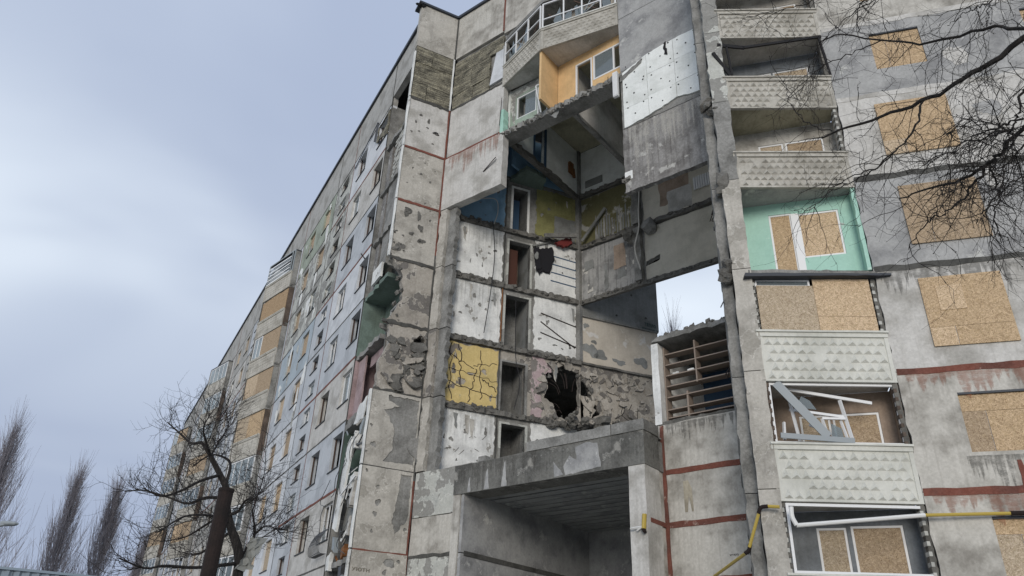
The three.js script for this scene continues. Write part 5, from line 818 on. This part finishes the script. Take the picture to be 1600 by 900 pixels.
// rusty steel post, cut off flat
{ const c = at3(340, 830, 8.2), top = at3(351, 766, 8.2).y; const g = new THREE.CylinderGeometry(.072, .074, top, 16, 1); g.translate(c.x, top / 2, c.z); const cap = new THREE.CylinderGeometry(.077, .077, .03, 16); cap.translate(c.x, top, c.z); const t = thing('steel_post', 'thick rusty brown steel post cut off flat before the crooked tree', 'post', [c.x, 0, c.z]); part(t, WORLD, 'shaft', g, M.rust); part(t, WORLD, 'cap', cap, M.rust); }
// poplars in the distance
function poplar(x, y, d, wpx, label, seed, bottom) {
  const q = rngOf(seed), top = at3(x, y, d), t = thing('poplar_tree', label, 'tree', [top.x, 0, top.z], 'poplars on the horizon'), H = top.y, W = new Wood(), Tk = new Wood(), half = wpx * d / 1290 / 2;
  Tk.limb(smoothPts([new THREE.Vector3(top.x, 0, top.z), new THREE.Vector3(top.x + .2, H * .5, top.z), top], 12), H * .007, .02, 7);
  const N = 190; for (let i = 0; i < N; i++) {
    const h = Math.pow(q(), .8) * .78 + .06, ang = q() * 6.283, len = H * (.16 + .16 * q()) * (1.1 - h * .35), he = Math.min(.99, h + len / H), reach = half * (.3 + .8 * Math.sqrt(q())) * (he < .45 ? .55 + .95 * he : Math.max(.04, .98 - (he - .45) * 1.72)), rootR = reach * .25;
    const p0 = new THREE.Vector3(top.x + Math.cos(ang) * rootR * .2, H * h, top.z + Math.sin(ang) * rootR * .2), p3 = new THREE.Vector3(top.x + Math.cos(ang) * reach, Math.min(H * .99, H * h + len), top.z + Math.sin(ang) * reach);
    const m1 = p0.clone().lerp(p3, .35); m1.x += Math.cos(ang) * reach * .22; m1.z += Math.sin(ang) * reach * .22; const pts = smoothPts([p0, m1, p3], 6); W.limb(pts, .022 * d / 70, .009 * d / 70, 3);
    for (let k = 0; k < 9; k++) { const s = 1 + Math.floor(q() * 5), o = pts[s]; const e = o.clone().add(new THREE.Vector3((q() - .5) * 1.5, .8 + q() * 2.4, (q() - .5) * 1.5)); W.limb([o, o.clone().lerp(e, .5).add(new THREE.Vector3((q() - .5) * .2, 0, (q() - .5) * .2)), e], .011 * d / 70, .005 * d / 70, 3); }
  }
  part(t, WORLD, 'trunk', Tk.geo(), M.barkPale); part(t, WORLD, 'crown', W.geo(), M.barkPale).userData.kind = 'stuff'; return t;
}
poplar(28, 664, 62, 175, 'broad leafless poplar, the widest of the row above the metal shed', 31);
poplar(125, 744, 70, 112, 'slim leafless poplar between the broad poplar and another slim one', 32);
poplar(187, 760, 74, 105, 'slim leafless poplar of the row standing closest to the building', 33);
poplar(228, 845, 95, 60, 'small distant poplar half hidden by the end of the long wing', 34);
poplar(1048, 500, 47, 24, 'bare treetop seen through the hole in the torn wall', 35).userData.group = 'trees behind the ruin';
// corrugated metal shed edge at lower left
{
  const A = at3(-60, 884.5, 24), B = at3(200, 900.5, 24), F = frame2([A.x, A.z], [B.x, B.z]), len = Math.hypot(B.x - A.x, B.z - A.z), yT = (A.y + B.y) / 2, t = thing('metal_shed', 'low blue-grey shed of corrugated sheets below the poplars', 'shed', [(A.x + B.x) / 2, 0, (A.z + B.z) / 2]);
  const n = Math.ceil(len / 1.1); for (let i = 0; i < n; i++) { const s = []; for (let k = 0; k <= 10; k++) { const u = i * 1.1 + k * .109; s.push([u, k % 2 ? .04 : 0], [u + .054, k % 2 ? .04 : 0]); } const poly = [...s, ...s.slice().reverse().map(([u, z]) => [u, z - .01])]; part(t, F, 'sheet', plan(poly, .2, yT - .05 + (i % 3) * .006), M.fence); }
  part(t, F, 'roof_edge', bx(-.1, len + .2, yT - .06, yT, -.1, .09), M.fence); part(t, F, 'roof', bx(-.1, len + .2, yT - .16, yT - .1, -6, -.12), M.flashing);
  const lp = at3(12, 818, 26); const l = thing('street_lamp', 'small grey street lamp head in front of the broad poplar', 'lamp', [at3(-40, 830, 26).x, 0, at3(-40, 830, 26).z]); const o = at3(-40, 832, 26); part(l, WORLD, 'pole', tube([[o.x, 0, o.z], [o.x, o.y - .3, o.z], [o.x, o.y, o.z], lp.toArray()], .06, 30, 7), M.greyFrame); const hg = new THREE.SphereGeometry(.2, 10, 6); hg.scale(1.6, .35, .6); hg.translate(lp.x, lp.y, lp.z); part(l, WORLD, 'lamp_head', hg, M.greyFrame);
}
// tree close by on the right: only its limbs reach into view
{
  const q = rngOf(5150), P = (x, y, d) => at3(x, y, d), base = new THREE.Vector3(7.4, 0, -5.2);
  const t = thing('bare_tree', 'leafless tree close by whose thin black branches hang before the right wing', 'tree', [base.x, 0, base.z]);
  const trunk = new Wood(), Wd = new Wood(), opt = { up: -.06, wig: .85, kids: [2, 3], shrink: .7, fwd: .75, knob: .9 };
  const crotch = new THREE.Vector3(7.3, 5.2, -5.0); trunk.limb(smoothPts([base, new THREE.Vector3(7.5, 2.5, -5.1), crotch], 10), .2, .12, 9);
  const limbs = [
    [[[1720, -40, 6.6], [1600, 58, 6.4], [1540, 103, 6.4], [1490, 133, 6.5], [1443, 157, 6.6], [1385, 178, 6.7], [1320, 199, 6.8], [1284, 216, 6.9]], .036, .011, 18], [[[1700, 30, 6.2], [1600, 43, 6.2], [1562, 42, 6.3], [1500, 57, 6.4], [1440, 68, 6.5], [1380, 62, 6.6], [1312, 56, 6.7], [1280, 66, 6.8]], .022, .008, 18],
    [[[1443, 157, 6.6], [1430, 200, 6.6], [1405, 232, 6.65], [1378, 256, 6.7], [1335, 274, 6.8], [1300, 292, 6.9]], .014, .005, 12], [[[1720, 120, 6.0], [1600, 196, 6.1], [1572, 230, 6.15], [1545, 254, 6.2], [1500, 282, 6.3], [1450, 292, 6.4], [1405, 310, 6.5]], .026, .008, 20], [[[1545, 254, 6.2], [1515, 300, 6.2], [1480, 330, 6.25], [1445, 352, 6.3], [1420, 390, 6.35]], .014, .005, 14],
    [[[1700, 100, 5.8], [1600, 140, 5.9], [1592, 175, 5.9], [1580, 200, 5.95], [1540, 215, 6], [1500, 225, 6.1]], .016, .006, 18], [[[1545, 254, 6.2], [1560, 300, 6.2], [1553, 340, 6.2], [1565, 380, 6.2]], .012, .005, 10], [[[1600, 185, 6.1], [1560, 200, 6.1], [1520, 212, 6.2], [1480, 240, 6.3], [1440, 252, 6.3]], .011, .005, 16],
    [[[1500, -60, 6.9], [1400, -10, 6.9], [1345, 5, 6.9], [1341, 50, 6.9]], .014, .006, 9], [[[1440, -60, 7], [1300, -15, 7], [1262, 5, 7], [1210, 18, 7], [1160, 30, 7]], .012, .004, 14], [[[1600, -40, 6.6], [1540, 5, 6.6], [1512, 18, 6.6], [1480, 40, 6.6]], .011, .004, 9], [[[1480, -40, 7], [1380, -5, 7], [1330, 22, 7], [1290, 62, 7], [1262, 112, 7]], .01, .003, 12], [[[1380, 62, 6.6], [1310, 92, 6.7], [1262, 122, 6.8], [1244, 172, 6.9]], .008, .003, 10], [[[1300, 205, 6.85], [1262, 192, 6.9], [1230, 150, 6.95], [1226, 118, 7]], .008, .003, 7], [[[1400, 236, 6.65], [1340, 282, 6.8], [1292, 302, 6.9], [1268, 335, 6.9], [1258, 395, 6.9]], .008, .003, 10], [[[1620, 205, 6], [1590, 240, 6], [1560, 262, 6.05], [1525, 262, 6.1], [1490, 270, 6.2]], .01, .004, 26], [[[1610, 215, 6], [1575, 205, 6], [1545, 190, 6.05], [1500, 196, 6.1], [1470, 215, 6.2]], .009, .004, 24], [[[1620, 260, 6], [1580, 285, 6], [1545, 320, 6.05], [1525, 350, 6.1]], .009, .004, 16], [[[1560, -30, 6.6], [1545, 10, 6.6], [1543, 41, 6.6]], .008, .004, 4]];
  for (const [l, r0, r1, n] of limbs) { const pts = smoothPts(l.map(a => P(...a)), 26).map((v, i, A) => i && i < A.length - 1 ? v.clone().add(new THREE.Vector3(q() - .5, q() - .5, q() - .5).multiplyScalar(.035)) : v); trunk.limb(pts, r0 * .85, r1 * .75, 6); alongTwigs(Wd, q, pts, n, .42, .0042, 2, opt, .12); }
  for (const [x, y, d, r] of [[1720, -40, 6.6, .036], [1700, 30, 6.2, .022], [1720, 120, 6.0, .026], [1700, 100, 5.8, .016], [1500, -60, 6.9, .014], [1440, -60, 7, .012], [1600, -40, 6.6, .011]]) { const e = P(x, y, d); trunk.limb(smoothPts([crotch, crotch.clone().lerp(e, .5).add(new THREE.Vector3(.3, .5, 0)), e], 10), .07, r, 6); }
  part(t, WORLD, 'trunk', trunk.geo(), M.bark); part(t, WORLD, 'crown', Wd.geo(), M.bark).userData.kind = 'stuff';
}
renderer.render(scene, camera);
